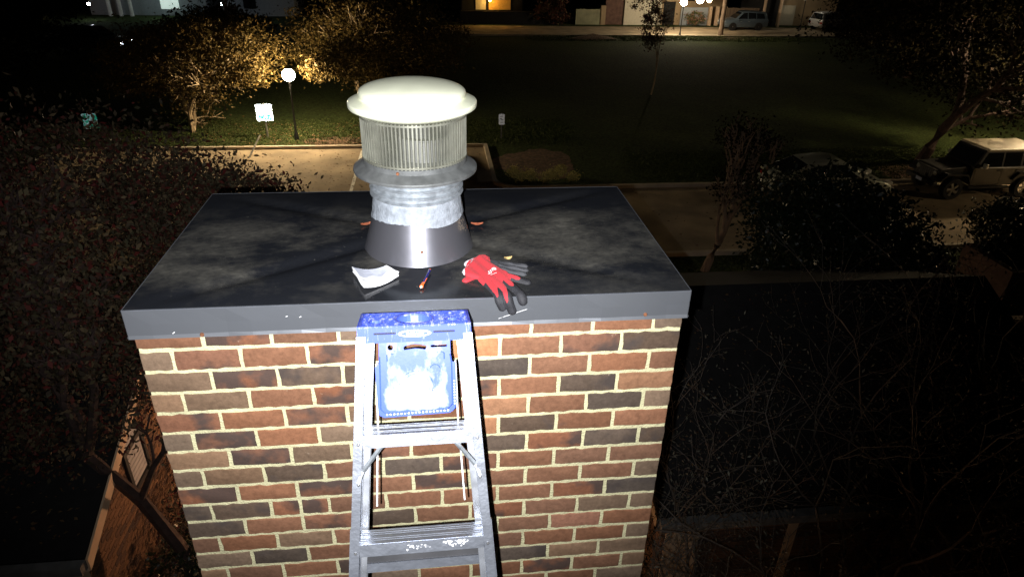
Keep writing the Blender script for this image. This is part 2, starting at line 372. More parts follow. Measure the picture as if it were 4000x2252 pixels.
# white bay line in the lot
mb = MB(); mb.box((-3.1, 22.3, G + .010), (-2.98, 27.4, G + .0125)); mb.box((0.0, 22.9, G + .010), (0.12, 27.4, G + .0125))
tag(mb.build('bay_markings', M['paint']), kind='structure')
def kerb(name, pts, w_=.16, h=.13):
    mb = MB(); P = [Vector((x, y, 0)) for x, y in pts]; L_ = []; 
    for i, p in enumerate(P):
        d = (P[min(i + 1, len(P) - 1)] - P[max(i - 1, 0)]).normalized(); nrm = Vector((-d.y, d.x, 0)); L_.append((p, p + nrm * w_))
    for i in range(len(L_) - 1):
        (a, b), (c2, d2) = L_[i], L_[i + 1]
        mb.hexa([(a.x, a.y, G - .1), (c2.x, c2.y, G - .1), (d2.x, d2.y, G - .1), (b.x, b.y, G - .1), (a.x, a.y, G + h), (c2.x, c2.y, G + h), (d2.x, d2.y, G + h), (b.x, b.y, G + h)])
    return tag(mb.build(name, M['concrete']), kind='structure')
kerb('kerb_lot', [(90, 22.2)] + [(x, 22.2) for x in (60, 30, 12, 3.3)] + arc + [(2.25, 27.8), (2.25, 27.81), (-6, 27.8), (-16, 27.8)][:1] + [(2.25, 27.8)], -.16)
kerb('kerb_lot_back', [(2.41, 27.8), (-4, 27.8), (-16, 27.8)], -.16)
kerb('kerb_near', [(-70, 16.3), (-20, 16.3), (20, 16.3), (90, 16.3)], -.15)
kerb('kerb_far_street', [(-4, 61.6), (20, 61.6), (80, 61.6)], -.2, .15)
def blob(name, cx, cy, rx, ry, m, z, seed=1, h=.0):
    r_ = random.Random(seed); n = 40; pts = []
    for i in range(n):
        a = 2 * math.pi * i / n; k = 1 + .12 * math.sin(3 * a + seed) + .08 * r_.uniform(-1, 1); pts.append((cx + rx * k * math.cos(a), cy + ry * k * math.sin(a), z))
    mb = MB(); mb.add(pts + [(cx, cy, z + h)], [(i, (i + 1) % n, n) for i in range(n)]); return tag(mb.build(name, m, smooth=h > 0), kind='structure')
blob('mulch_bed', 20.6, 23.6, 2.4, 1.1, M['mulch'], G + .002, 2, .06)
blob('mulch_bed', 4.2, 25.4, 1.7, 1.9, M['mulch'], G + .002, 5, .05)
blob('mulch_bed', -4.2, 28.9, 1.5, .85, M['mulch'], G + .002, 6, .05)
blob('mulch_bed', 27.4, 60.6, 2.6, .8, M['mulch'], G + .002, 8, .1)
blob('earth_mound', 14.2, 60.0, 2.3, 1.0, M['mulch'], G + .002, 9, .45)
# grass blades where the lamps light the turf, real tufts
def turf(x0, y0, x1, y1, n, h):
    e = empty('grass_root', (0, 0, 0)); P = np.column_stack([x0 + (x1 - x0) * nr.beta(1.6, 1.6, n), y0 + (y1 - y0) * nr.beta(1.5, 1.5, n), np.full(n, G + h * .4)])
    o = leaves('grass_tufts', P, h, M['leaf_grass'], e, aspect=.25); o.parent = None; bpy.data.objects.remove(e); o['kind'] = 'stuff'; return o
M['leaf_grass'] = leafmat('grass_blades', [(.022, .036, .009), (.045, .062, .016), (.065, .075, .026)])
turf(-12, 28.0, 7, 33, 26000, .10)
turf(-13, 12.5, 9, 16.1, 16000, .09)
turf(8, 22.6, 24, 27, 16000, .10)
turf(8, 58.5, 36, 61.4, 9000, .16)

# ================================================================== THE CHIMNEY
P_ = 0.2032; HC = 0.0809; Z0 = 0.0245; W_ = 8.5 * P_ - .0095; DEP = .94
ch = empty('chimney', (0, .47, G), 'brick chimney of red, brown and charred bricks with cream mortar', 'chimney')
JT = .0125
mb = MB(); mb.box((-W_ / 2 + .004, .0035, G), (W_ / 2 - .004, DEP - .004, .06)); core = mb.build('mortar', M['mortar'], ch)
# brick mesh variants (front outline irregular, face bevelled back)
def brick_mesh(L, H, seed, D=.09):
    r_ = random.Random(seed); nx = max(4, int(L / .022)); nz = 3; P = []
    j = lambda: r_.gauss(0, .0015)
    for i in range(nx): P.append((-L / 2 + L * i / nx, -H / 2 + j()))
    for i in range(nz): P.append((L / 2 + j() * .8, -H / 2 + H * i / nz))
    for i in range(nx): P.append((L / 2 - L * i / nx, H / 2 + j()))
    for i in range(nz): P.append((-L / 2 + j() * .8, H / 2 - H * i / nz))
    n = len(P); vs = []
    for y, ins in ((D, 0), (.0026, 0), (.0006, .0012), (0, .0034)):
        for x, z in P:
            vs.append((x - math.copysign(ins, x) if abs(x) > L / 2 - .004 else x, y + (j() * .4 if y < .002 else 0), z - math.copysign(ins, z) if abs(z) > H / 2 - .006 else z))
    fs = []
    for k in range(3):
        for i in range(n): fs.append((k * n + i, k * n + (i + 1) % n, (k + 1) * n + (i + 1) % n, (k + 1) * n + i))
    fs.append(tuple(3 * n + i for i in range(n)))
    me = bpy.data.meshes.new('brick'); me.from_pydata(vs, [], fs); me.materials.append(M['brick'])
    bm = bmesh.new(); bm.from_mesh(me); bmesh.ops.recalc_face_normals(bm, faces=bm.faces); bm.to_mesh(me); bm.free()
    me.polygons.foreach_set('use_smooth', [True] * len(me.polygons)); me.set_sharp_from_angle(angle=R(50)); return me
FULL = [brick_mesh(P_ - JT, HC - JT - .001, s) for s in range(7)]
HALF = [brick_mesh(P_ / 2 - JT, HC - JT - .001, 20 + s) for s in range(4)]
COL = {'r': ((.185, .090, .052), .86), 'o': ((.31, .15, .078), .90), 'b': ((.165, .108, .070), .84), 'd': ((.092, .066, .049), .62), 'm': ((.18, .082, .048), .55), 'w': ((.24, .12, .08), .9)}
ROWS = ['rmrbbrrr-b', '-bmrmrrormd', 'bmddrdrr-r', '-bbrmrmrdo', 'mrmbrord-b', '-bmrbrodr', 'bmbmrdmd-d', '-bbdrddmrr', 'mrmrmrrr-b',
        '-dd-m-mrrrrrrmd', 'drmdrmrb-b', '-rrbrrrrwr', 'bdrrrrrr-b', '-brrmbrdbb', 'brrbrrmr-b', '-drrbrmrrb', 'rbrmrrdr-b', '-brrrbrrmr', 'rbrrmrbr-b', '-rbdrrmrbr']
ROWS[1] = '-bmrmrormd'; ROWS[9] = '-dd-m-mrrrrmd'; ROWS[5] = '-bmrbrodrr'; ROWS[7] = '-bbdrdmrrr'; ROWS[3] = '-bbrmrmdor'; ROWS[3] = '-bbrmrmrdo'
ib = 0
for r, row in enumerate(ROWS):
    x = -W_ / 2; z = Z0 - (r + .5) * HC; half = False
    for chh in row:
        if chh == '-': half = True; continue
        L = P_ / 2 if half else P_
        if x + L > W_ / 2 + .02: break
        me = (rnd.choice(HALF) if half else rnd.choice(FULL))
        o = bpy.data.objects.new('brick', me); C.objects.link(o); o.parent = ch
        o.location = (x + (L - JT) / 2, 0 - .47 + rnd.gauss(0, .0008), z - G); o.rotation_euler = (rnd.gauss(0, .004), rnd.gauss(0, .003), rnd.gauss(0, .004))
        c, al = COL[chh]; k = rnd.uniform(.82, 1.18); hue = rnd.uniform(.92, 1.1)
        o.color = (c[0] * k * hue, c[1] * k, c[2] * k / hue, al + rnd.uniform(-.05, .05))
        x += L; half = False
# the rest of the chimney's bricks: front below, both flanks
mb = MB()
def bk(mb, x0, x1, y0, y1, z0, z1): mb.box((x0, y0, z0), (x1, y1, z1))
ncr = int((Z0 - G) / HC)
for r in range(ncr):
    z1 = Z0 - r * HC - .001; z0 = z1 - HC + JT
    if r >= len(ROWS):
        x = -W_ / 2; first = r % 2
        while x < W_ / 2 - .03:
            L = P_ / 2 if (first or x + P_ > W_ / 2 + .02) else P_; first = 0
            bk(mb, x, min(x + L - JT, W_ / 2), 0, .09, z0, z1); x += L
    for sgn in (-1, 1):
        y = .101 if r % 2 == 0 else .0; 
        if r < len(ROWS): y = .094 
        first = (r % 2 == 0)
        while y < DEP - .03:
            L = P_ / 2 if first else P_; first = False; y1 = min(y + L - JT, DEP - .002)
            xs = sorted((sgn * (W_ / 2 - .09), sgn * W_ / 2)); bk(mb, xs[0] + (.001 if sgn < 0 else 0), xs[1] - (.001 if sgn > 0 else 0), y, y1, z0, z1); y += L
o = mb.build('brick_courses', M['brick_far'], ch); o['kind'] = 'stuff'

# ------------------------------------------------------------------ sheet metal cover
OV = .0167; TOP = .0973
cv = empty('chimney_cover', (0, .47, 0), 'dark dusty sheet metal cover with a turned down edge on top of the brick chimney', 'chimney cover')
X0, X1, Y0, Y1 = -W_ / 2 - .004, W_ / 2 + .004, -OV, .9575
mb = MB(); nx, ny = 60, 36; vs = []; fs = []
for j in range(ny + 1):
    for i in range(nx + 1):
        x = X0 + (X1 - X0) * i / nx; y = Y0 + (Y1 - Y0) * j / ny
        u = min((x - X0) / ((X1 - X0) / 2), (X1 - x) / ((X1 - X0) / 2)); v = min((y - Y0) / ((Y1 - Y0) / 2), (Y1 - y) / ((Y1 - Y0) / 2))
        h = max(0.0, min(u, v)); crease = math.exp(-((u - v) / .05) ** 2) * min(1, h * 3)
        z = TOP + .019 * h ** .7 - .013 * crease + .0030 * math.sin(7 * x + 2) * math.sin(5 * y) * h
        vs.append((x, y, z))
for j in range(ny):
    for i in range(nx): a = j * (nx + 1) + i; fs.append((a, a + 1, a + nx + 2, a + nx + 1))
mb.add(vs, fs); mb.build('top_sheet', M['cap_top'], cv, smooth=True)
mb = MB(); t = .0025
def edge_strip(mb):
    q = [(X0, Y0), (X1, Y0), (X1, Y1), (X0, Y1)]
    N_ = 24
    for a, b in zip(q, q[1:] + q[:1]):
        A = Vector((*a, 0)); B = Vector((*b, 0)); d = (B - A).normalized(); n_ = Vector((d.y, -d.x, 0))
        A2 = A - d * 0; pts = []
        for i in range(N_ + 1):
            p = A.lerp(B, i / N_); wv = .0013 * math.sin(i * 1.3) + .0008 * math.sin(i * 2.9)
            pts.append((p, wv))
        for i in range(N_):
            (p, w1), (p2, w2) = pts[i], pts[i + 1]
            lay = lambda p, wv, off: [(p + n_ * (off)) + Vector((0, 0, TOP + .0006)), (p + n_ * (off + wv)) + Vector((0, 0, .05)), (p + n_ * (off + .0 + wv)) + Vector((0, 0, .012)), (p + n_ * (off + .004 + wv)) + Vector((0, 0, .001 + wv * .8))]
            o1, o2 = lay(p, w1, t), lay(p2, w2, t); i1, i2 = lay(p, w1, 0), lay(p2, w2, 0)
            for k in range(3): mb.add([o1[k], o2[k], o2[k + 1], o1[k + 1]], [(0, 1, 2, 3)])
            mb.add([i1[0], i2[0], o2[0], o1[0]], [(0, 1, 2, 3)]); mb.add([i1[3], i2[3], o2[3], o1[3]], [(0, 1, 2, 3)])
edge_strip(mb); mb.build('drip_edge', M['cap_edge'], cv, smooth=False)
mb = MB(); mb.box((X0, Y0 - .0034, TOP - .0005), (X1, Y0 + .0012, TOP + .0018)); mb.build('folded_rim', M['alu'], cv)
for sx, sz in ((-.652, .008), (.721, .018), (-.03, .02)):
    mb = MB(); mb.lathe([(.0001, -OV - .0085), (.0045, -OV - .008), (.0065, -OV - .0052), (.0065, -OV - .002)], c=(sx, 0, sz), n=14, axis='y')
    # axis y puts (x,z,y): fix offsets
    mb.build('screw', M['rust'], cv, smooth=True)
# scratches and nicks in the edge paint
mb = MB()
for (xa, za, xb, zb, w2) in ((.255, .028, .335, .055, .0007), (.245, .024, .262, .031, .0005), (-.735, .016, -.728, .021, .0012), (-.36, .056, -.354, .059, .0008), (-.40, .060, -.394, .062, .0007)):
    y = -OV - .0046; d = Vector((xb - xa, 0, zb - za)).normalized(); n_ = Vector((-d.z, 0, d.x)) * w2
    mb.add([(xa - n_.x, y, za - n_.z), (xb - n_.x, y, zb - n_.z), (xb + n_.x, y, zb + n_.z), (xa + n_.x, y, za + n_.z)], [(0, 1, 2, 3)])
mb.build('scratch', M['white_rod'], cv)

# ------------------------------------------------------------------ chimney vent
VX, VY = -.0013, .375
vt = empty('chimney_vent', (VX, VY, .11), 'round galvanised flue vent with pale domed lid and ribbed cage on the chimney cover', 'vent')
A = (VX, VY, 0)
mb = MB(); mb.lathe([(.1905, .1085), (.1885, .114), (.1511, .242), (.1490, .242)], A, 96); 
mb.build('flashing_cone', M['cone'], vt, smooth=True)
mb = MB(); mb.lathe([(.0001, VY - .1780), (.004, VY - .1775), (.0055, VY - .1735)], c=(VX + .012, 0, .158), n=12, axis='y'); 
cone_hole = mb.build('rusty_screw', M['rust'], vt, smooth=True)
mb = MB(); mb.add([(VX + .0105, VY - .1762, .154), (VX + .0135, VY - .1762, .154), (VX + .0128, VY - .1838, .128), (VX + .0118, VY - .1838, .128)], [(0, 1, 2, 3)])
mb.build('rust_streak', M['rust'], vt)
# sealant collar with torn lower edge
mb = MB(); n = 120; vs = []; fs = []
low = []; wk = 0
for i in range(n):
    wk = wk * .75 + rnd.gauss(0, .0016); low.append(.236 + .006 * math.sin(3 * 2 * math.pi * i / n + 1) + wk * math.sin(math.pi * i / n))
for i in range(n):
    a = 2 * math.pi * i / n; zl = low[i]
    for rr, zz in ((.1535 + (.239 - zl) * .25 + .004, zl), (.1550 + rnd.gauss(0, .001), zl + .012), (.1530 + rnd.gauss(0, .001), .262), (.1505 + rnd.gauss(0, .0008), .285), (.1475, .305)):
        vs.append((VX + rr * math.cos(a), VY + rr * math.sin(a), zz))
for i in range(n):
    for k in range(4): fs.append((i * 5 + k, ((i + 1) % n) * 5 + k, ((i + 1) % n) * 5 + k + 1, i * 5 + k + 1))
mb.add(vs, fs); mb.build('sealant_collar', M['sealant'], vt, smooth=True)
pr = [(.146, .24), (.146, .300)]
for zb in (.305, .325, .348): pr += [(.1475, zb), (.1575, zb + .006), (.1575, zb + .008), (.1475, zb + .012)]
pr += [(.149, .372), (.149, .385)]
mb = MB(); mb.lathe(pr, A, 96); mb.build('pipe', M['galv'], vt, smooth=True)
M['flue_dark'] = mat('flue_inside', (.12, .12, .12), .5, .5)
M['skirt'] = mat('skirt_metal', (.12, .125, .125), .55, .4, vary=.25, scale=25, bump=.1)
M['cage'] = mat('cage_metal', (.27, .27, .22), .35, .6, vary=.2, scale=20)
mb = MB(); mb.lathe([(.149, .384), (.2046, .389), (.2056, .394), (.2046, .399), (.178, .4145), (.1715, .418), (.1715, .434), (.168, .434)], A, 96); mb.build('skirt', M['skirt'], vt, smooth=True)
mb = MB(); mb.lathe([(.0001, VY - .1785), (.004, VY - .178), (.0055, VY - .1745), (.0055, VY - .17)], c=(VX - .052, .008, .424), n=12, axis='y'); mb.build('rusty_rivet', M['rust'], vt, smooth=True)
# cage of upright fins round an inner sleeve
mb = MB(); nf = 84
for i in range(nf):
    a = 2 * math.pi * i / nf; ca, sa = math.cos(a), math.sin(a); ra, rb = .1625, .1706; hw = .0022
    q = []
    for z in (.434, .578):
        k = 1.0 + (z - .434) * .04
        for rr, s_ in ((ra, -hw * .5), (rb * k, -hw), (rb * k, hw), (ra, hw * .5)): q.append((VX + rr * ca - s_ * sa, VY + rr * sa + s_ * ca, z))
    mb.hexa(q)
o = mb.build('cage_fins', M['cage'], vt); o['kind'] = 'stuff'
# thin translucent guard behind the fins
def glassy(name, col, alpha, rough):
    m, t, b = nt(name); b.inputs['Base Color'].default_value = (*col, 1); b.inputs['Alpha'].default_value = alpha; b.inputs['Roughness'].default_value = rough; b.inputs['Metallic'].default_value = .2; return m
mb = MB(); mb.lathe([(.1600, .434), (.1600, .577)], A, 72); mb.f = mb.f[:72]; mb.mi = mb.mi[:72]; mb.build('guard_screen', glassy('guard_screen', (.55, .56, .44), .09, .25), vt, smooth=True)
mb = MB(); mb.lathe([(.092, .40), (.092, .50), (.098, .503), (.098, .507), (.085, .507), (.085, .41)], (VX + .03, VY, 0), 48); mb.build('inner_flue', M['flue_dark'], vt, smooth=True)
for zz in (.440, .572):
    mb = MB(); mb.lathe([(.1635, zz - .003), (.1728, zz - .003), (.1728, zz + .003), (.1635, zz + .003)], A, 96, close=True); mb.build('cage_ring', M['cage'], vt, smooth=True)
M['lid'] = mat('lid_metal', (.86, .88, .68), .33, .25, vary=.06, scale=12)
mb = MB(); mb.lathe([(.160, .578), (.172, .580), (.2035, .596), (.2056, .600), (.2058, .612), (.2046, .6145), (.176, .627), (.160, .628)], A, 96, close=True); mb.build('lid_flange', M['lid'], vt, smooth=True)
dome = [(.1700, .620), (.1712, .638), (.1700, .642)] + [(.1700 * math.cos(R(t_)), .642 + .034 * math.sin(R(t_))) for t_ in range(6, 91, 7)]
dome[-1] = (.0002, .676)
mb = MB(); mb.lathe(dome, A, 96); mb.build('dome', M['lid'], vt, smooth=True)

# ================================================================== STEP LADDER
O_ = Vector((-0.00917814, -0.13280132, 0.12542502))
x3 = Vector((0.99983419, 0.01654858, -0.00759889)); n3 = Vector((0.01820383, -0.91904923, 0.39372214)); d3 = Vector((-4.68216358e-04, -3.93795189e-01, -9.19198090e-01))
lad = empty('step_ladder', (0, 0, 0), 'aluminium step ladder with a scuffed blue plastic top leaning on the brick chimney', 'ladder')
mm = Matrix((( x3.x, -n3.x, -d3.x, O_.x), (x3.y, -n3.y, -d3.y, O_.y), (x3.z, -n3.z, -d3.z, O_.z), (0, 0, 0, 1)))
lad.matrix_world = mm; local(lad)
def LP(X, N, D): return (X, -N, -D)
NF = .1336; PA = .1391; ca, sa = math.cos(PA), math.sin(PA)
def PL(X, n_, dd): return LP(X, n_ * ca - dd * sa, n_ * sa + dd * ca)
def bluemat(name, scuff):
    m, t, b = nt(name); L = t.links; N = t.nodes
    tc = N.new('ShaderNodeTexCoord'); mp = N.new('ShaderNodeMapping'); mp.inputs['Rotation'].default_value = (0, R(35), R(20)); mp.inputs['Scale'].default_value = (3.2, 1, .6); L.new(tc.outputs['Object'], mp.inputs[0])
    n1 = N.new('ShaderNodeTexNoise'); n1.inputs['Scale'].default_value = 34; n1.inputs['Detail'].default_value = 10; n1.inputs['Roughness'].default_value = .7; L.new(mp.outputs[0], n1.inputs['Vector'])
    k = N.new('ShaderNodeMapRange'); L.new(n1.outputs[0], k.inputs[0]); k.inputs[1].default_value = .62 - scuff * .3; k.inputs[2].default_value = .80 - scuff * .25; k.inputs[3].default_value = 0; k.inputs[4].default_value = .7
    c = N.new('ShaderNodeMix'); c.data_type = 'RGBA'; L.new(k.outputs[0], c.inputs[0]); c.inputs[6].default_value = (.05, .085, .52, 1); c.inputs[7].default_value = (.66, .68, .76, 1)
    L.new(c.outputs[2], b.inputs['Base Color']); b.inputs['Roughness'].default_value = .42
    bp = N.new('ShaderNodeBump'); bp.inputs['Strength'].default_value = .2; bp.inputs['Distance'].default_value = .002; L.new(n1.outputs[0], bp.inputs['Height']); L.new(bp.outputs[0], b.inputs['Normal'])
    return m
M['blue'] = bluemat('blue_plastic', .12); M['blue_scuffed'] = bluemat('blue_plastic_scuffed', .36)
M['blue_clean'] = mat('blue_clean', (.05, .09, .55), .4, vary=.08)
# top cap
big = circ(-.001, .072, .049, .052, 36); h1 = circ(-.1045, .096, .0165, .018, 20); h2 = circ(.1032, .096, .0165, .018, 20); h3 = circ(-.1225, .030, .007, .007, 12); h4 = circ(.100, .034, .006, .006, 12)
outl = [(-.152, 0), (.150, 0), (.1495, .14), (-.1495, .14)]
top = plate2d(outl, [big, h1, h2, h3, h4], 0, .005, lambda u, v, t_: PL(u, v, t_)); top.build('top_cap', M['blue_scuffed'], lad)
# dish floor, cups
for c_, r_, dp, mt, nm in (((-.001, .072), .0505, .022, M['paper'], 'dish'), ((-.1045, .096), .0165, .03, M['blue_clean'], 'cup'), ((.1032, .096), .0165, .03, M['blue_clean'], 'cup'), ((-.1225, .030), .007, .02, M['blue_clean'], 'cup'), ((.100, .034), .006, .02, M['blue_clean'], 'cup')):
    mb = MB(); n = 28; vs = []
    for i in range(n):
        a = 2 * math.pi * i / n; vs += [PL(c_[0] + r_ * math.cos(a), c_[1] + r_ * (1.05 if nm == 'dish' else 1.08) * math.sin(a), .0045), PL(c_[0] + r_ * .95 * math.cos(a), c_[1] + r_ * .98 * math.sin(a), dp)]
    mb.add(vs, [(2 * i, 2 * ((i + 1) % n), 2 * ((i + 1) % n) + 1, 2 * i + 1) for i in range(n)]); mb.cur = 1 if nm == 'dish' else 0
    mb.add([PL(c_[0] + r_ * .95 * math.cos(2 * math.pi * i / n), c_[1] + r_ * .98 * math.sin(2 * math.pi * i / n), dp) for i in range(n)], [tuple(range(n))])
    mb.build(nm, [M['blue_clean'], M['dish_floor'] if 'dish_floor' in M else mat('dish_floor', (.62, .64, .74), .5, vary=.35, scale=40)], lad)
# raised tread plate ribs on the cap
mb = MB(); 
k = -0.3
def inh(u, v): return any(((u - c_[0]) / r_) ** 2 + ((v - c_[1]) / (r_ * 1.08)) ** 2 < 1.15 for c_, r_ in (((-.001, .072), .0505), ((-.1045, .096), .0175), ((.1032, .096), .0175), ((-.1225, .030), .008), ((.100, .034), .007)))
while k < .16:
    v = 0.006
    while v < .130:
        u = k + v * 1.0
        if -.143 < u < .138 and not inh(u, v) and not inh(u + .009, v + .009):
            a_, b_ = (u, v), (u + .0075, v + .0075)
            mb.hexa([PL(a_[0] - .0008, a_[1] + .0008, .0006), PL(b_[0] - .0008, b_[1] + .0008, .0006), PL(b_[0] + .0008, b_[1] - .0008, .0006), PL(a_[0] + .0008, a_[1] - .0008, .0006),
                     PL(a_[0] - .0004, a_[1] + .0004, -.0009), PL(b_[0] - .0004, b_[1] + .0004, -.0009), PL(b_[0] + .0004, b_[1] - .0004, -.0009), PL(a_[0] + .0004, a_[1] - .0004, -.0009)])
        v += .0095
    k += .0058
o = mb.build('grip_ribs', M['blue_scuffed'], lad); o['kind'] = 'stuff'
# front face of the cap with slots, and its sides
fo = [(-.150, 0), (.150, 0), (.154, .0467), (-.154, .0467)]
slot = lambda x0, x1, y0: rrect(x0, y0 - .0028, x1, y0 + .0028, .0027, 3)
fr = plate2d(fo, [slot(-.1093, -.0492, .0208), slot(.050, .1087, .0208)], .0, .004, lambda u, v, t_: PL(u, .14 - .001 - t_ + v * .03, v)); fr.build('front_apron', M['blue'], lad)
mb = MB(); mb.hexa([PL(-.125, .1285, .012), PL(.125, .1285, .012), PL(.125, .1305, .012), PL(-.125, .1305, .012), PL(-.125, .1285, .030), PL(.125, .1285, .030), PL(.125, .1305, .030), PL(-.125, .1305, .030)]); mb.build('slot_backing', M['black'], lad)
for s_ in (-1, 1):
    mb = MB(); mb.hexa([PL(s_ * .152, 0, 0), PL(s_ * .148, 0, 0), PL(s_ * .148, .137, 0), PL(s_ * .152, .137, 0), PL(s_ * .154, -.002, .045), PL(s_ * .150, -.002, .045), PL(s_ * .150, .138, .0467), PL(s_ * .154, .138, .0467)]); mb.build('side_apron', M['blue'], lad)
mb = MB(); mb.hexa([PL(-.152, 0, 0), PL(.152, 0, 0), PL(.152, .004, 0), PL(-.152, .004, 0), PL(-.154, -.002, .045), PL(.154, -.002, .045), PL(.154, .004, .045), PL(-.154, .004, .045)]); mb.build('back_apron', M['blue'], lad)
# oval badge
ov = plate2d(circ(0, .0228, .0445, .0098, 32), [], 0, .0015, lambda u, v, t_: PL(u, .1405 + t_ + v * .03, v)); badge = ov.build('badge', M['white'], lad)
ov = plate2d(circ(0, .0228, .036, .0066, 32), [], 0, .0008, lambda u, v, t_: PL(u, .1421 + t_ + v * .03, v)); ov.build('badge_panel', M['blue_clean'], lad)
fx = Vector(PL(1, 0, 0)) - Vector(PL(0, 0, 0)); fu = (Vector(PL(0, 0, 0)) - Vector(PL(0, .03, 1))).normalized(); fn = fx.cross(fu)
o0 = Vector(PL(0, .1437, .0235))
text('badge_lettering', 'WERNER', .0125, Matrix(((fx.x, fu.x, fn.x, o0.x), (fx.y, fu.y, fn.y, o0.y), (fx.z, fu.z, fn.z, o0.z), (0, 0, 0, 1))), M['white'], lad, shear=.3)

# rails
def Wd(D): return .1278 + .0687 * D
def rail(name, s_, N0, N1, w_in, w_out, D0, D1, m, parts=3):
    """open channel: front flange, outer web, rear flange"""
    mb = MB()
    def quadbox(f0, f1, n0, n1):
        q = []
        for D in (D0, D1):
            for ww, nn in ((f0, n0), (f1, n0), (f1, n1), (f0, n1)): q.append(LP(s_ * (Wd(D) + ww), nn, D))
        mb.hexa(q)
    quadbox(w_in, w_out, N1 - .003, N1); quadbox(w_out - .003, w_out, N0 + .0025, N1 - .003); quadbox(w_in, w_out, N0, N0 + .0025)
    return mb.build(name, m, lad)
DM = 3.35
for s_ in (-1, 1):
    rail('front_rail', s_, NF - .062, NF + .001, .0, .024, .047, DM, M['alu'])
    rail('rear_rail', s_, NF - .125, NF - .085, -.016, .006, .05, DM - .1, M['alu_dull'])
# treads, ribbed tops
def tread(D, first=False):
    W2 = Wd(D) + .001; e = []
    mb = MB(); t0 = .0774
    def q(n0, n1, d0, d1, w2=W2, tilt=.115): 
        f = lambda n_: (NF - n_) * tilt * 0
        mb.hexa([LP(-w2, n0, d0 - .009 * (NF - n0) / t0), LP(w2, n0, d0 - .009 * (NF - n0) / t0), LP(w2, n1, d0 - .009 * (NF - n1) / t0), LP(-w2, n1, d0 - .009 * (NF - n1) / t0),
                 LP(-w2, n0, d1), LP(w2, n0, d1), LP(w2, n1, d1), LP(-w2, n1, d1)])
    q(NF - t0, NF - .001, .0 + D + .0018, D + .0045)                  # top sheet
    q(NF - .004, NF + .0005, D, D + .034)                              # front face
    q(NF - t0, NF - t0 + .003, D + .001, D + .03)                      # back lip
    o = mb.build('tread', M['alu'], lad)
    if first: 
        pass
    # raised ribs
    mb = MB()
    for gi, (n0, n1) in enumerate(((.074, .070), (.067, .060), (.054, .051), (.046, .031), (.026, .022), (.017, .002))):
        a0, a1 = NF - n0, NF - n1; dd0 = D - .009 * n0 / t0; dd1 = D - .009 * n1 / t0
        mb.hexa([LP(-W2, a0, dd0 - .0005), LP(W2, a0, dd0 - .0005), LP(W2, a1, dd1 - .0005), LP(-W2, a1, dd1 - .0005), LP(-W2, a0, dd0 + .0019), LP(W2, a0, dd0 + .0019), LP(W2, a1, dd1 + .0019), LP(-W2, a1, dd1 + .0019)])
    rb = mb.build('tread_rib', M['alu'], o); rb.parent = o
    mb = MB(); mb.hexa([LP(-W2 + .001, NF - t0 + .002, D - .0075), LP(W2 - .001, NF - t0 + .002, D - .0075), LP(W2 - .001, NF - .006, D + .0012), LP(-W2 + .001, NF - .006, D + .0012), LP(-W2 + .001, NF - t0 + .002, D - .0066), LP(W2 - .001, NF - t0 + .002, D - .0066), LP(W2 - .001, NF - .006, D + .002), LP(-W2 + .001, NF - .006, D + .002)])
    gv = mb.build('tread_groove', M['groove'], o)
    for s_ in (-1, 1):
        for (xx, dd) in ((s_ * (W2 + .011), .022),):
            mb = MB(); mb.lathe([(.0001, -(NF + .0045)), (.003, -(NF + .0042)), (.0046, -(NF + .0018)), (.0046, -(NF + .0005))], c=(xx, 0, -(D + dd)), n=12, axis='y'); mb.build('rivet', M['steel'], lad, smooth=True)
    return o
Ds = [.3188 + .3048 * i for i in range(10)]
tr = [tread(D, i == 0) for i, D in enumerate(Ds)]
# worn label on the first tread, paint smears on the second
M['worn_label'] = mat('worn_label', (.16, .16, .17), .7, dark=(.6, .62, .66), scale=90, detail=8)
M['paint_smear'] = mat('paint_smear', (.75, .77, .82), .7, dark=(.34, .36, .4), scale=70, detail=10)
mb = MB()
for i in range(26):
    x = -.055 + .110 * i / 25 + rnd.uniform(-.002, .002); d0 = .3188 + .010 + rnd.uniform(-.004, .006); wv = rnd.uniform(.002, .005); h = rnd.uniform(.002, .006)
    mb.add([LP(x, NF + .0012, d0), LP(x + wv, NF + .0012, d0 + .0005), LP(x + wv, NF + .0012, d0 + h), LP(x - .0005, NF + .0012, d0 + h)], [(0, 1, 2, 3)])
mb.build('worn_label', M['worn_label'], tr[0])
mb = MB()
for i in range(60):
    x = rnd.choice((rnd.uniform(.055, .125), rnd.uniform(-.06, .02), rnd.uniform(.07, .11))); d0 = Ds[1] + .006 + rnd.uniform(-.002, .016); wv = rnd.uniform(.001, .007); h = rnd.uniform(.001, .005)
    mb.add([LP(x, NF + .0012, d0), LP(x + wv, NF + .0012, d0 + rnd.uniform(-.001, .001)), LP(x + wv * .7, NF + .0012, d0 + h), LP(x - .001, NF + .0012, d0 + h)], [(0, 1, 2, 3)])
mb.build('paint_smear', M['white_rod'], tr[1])
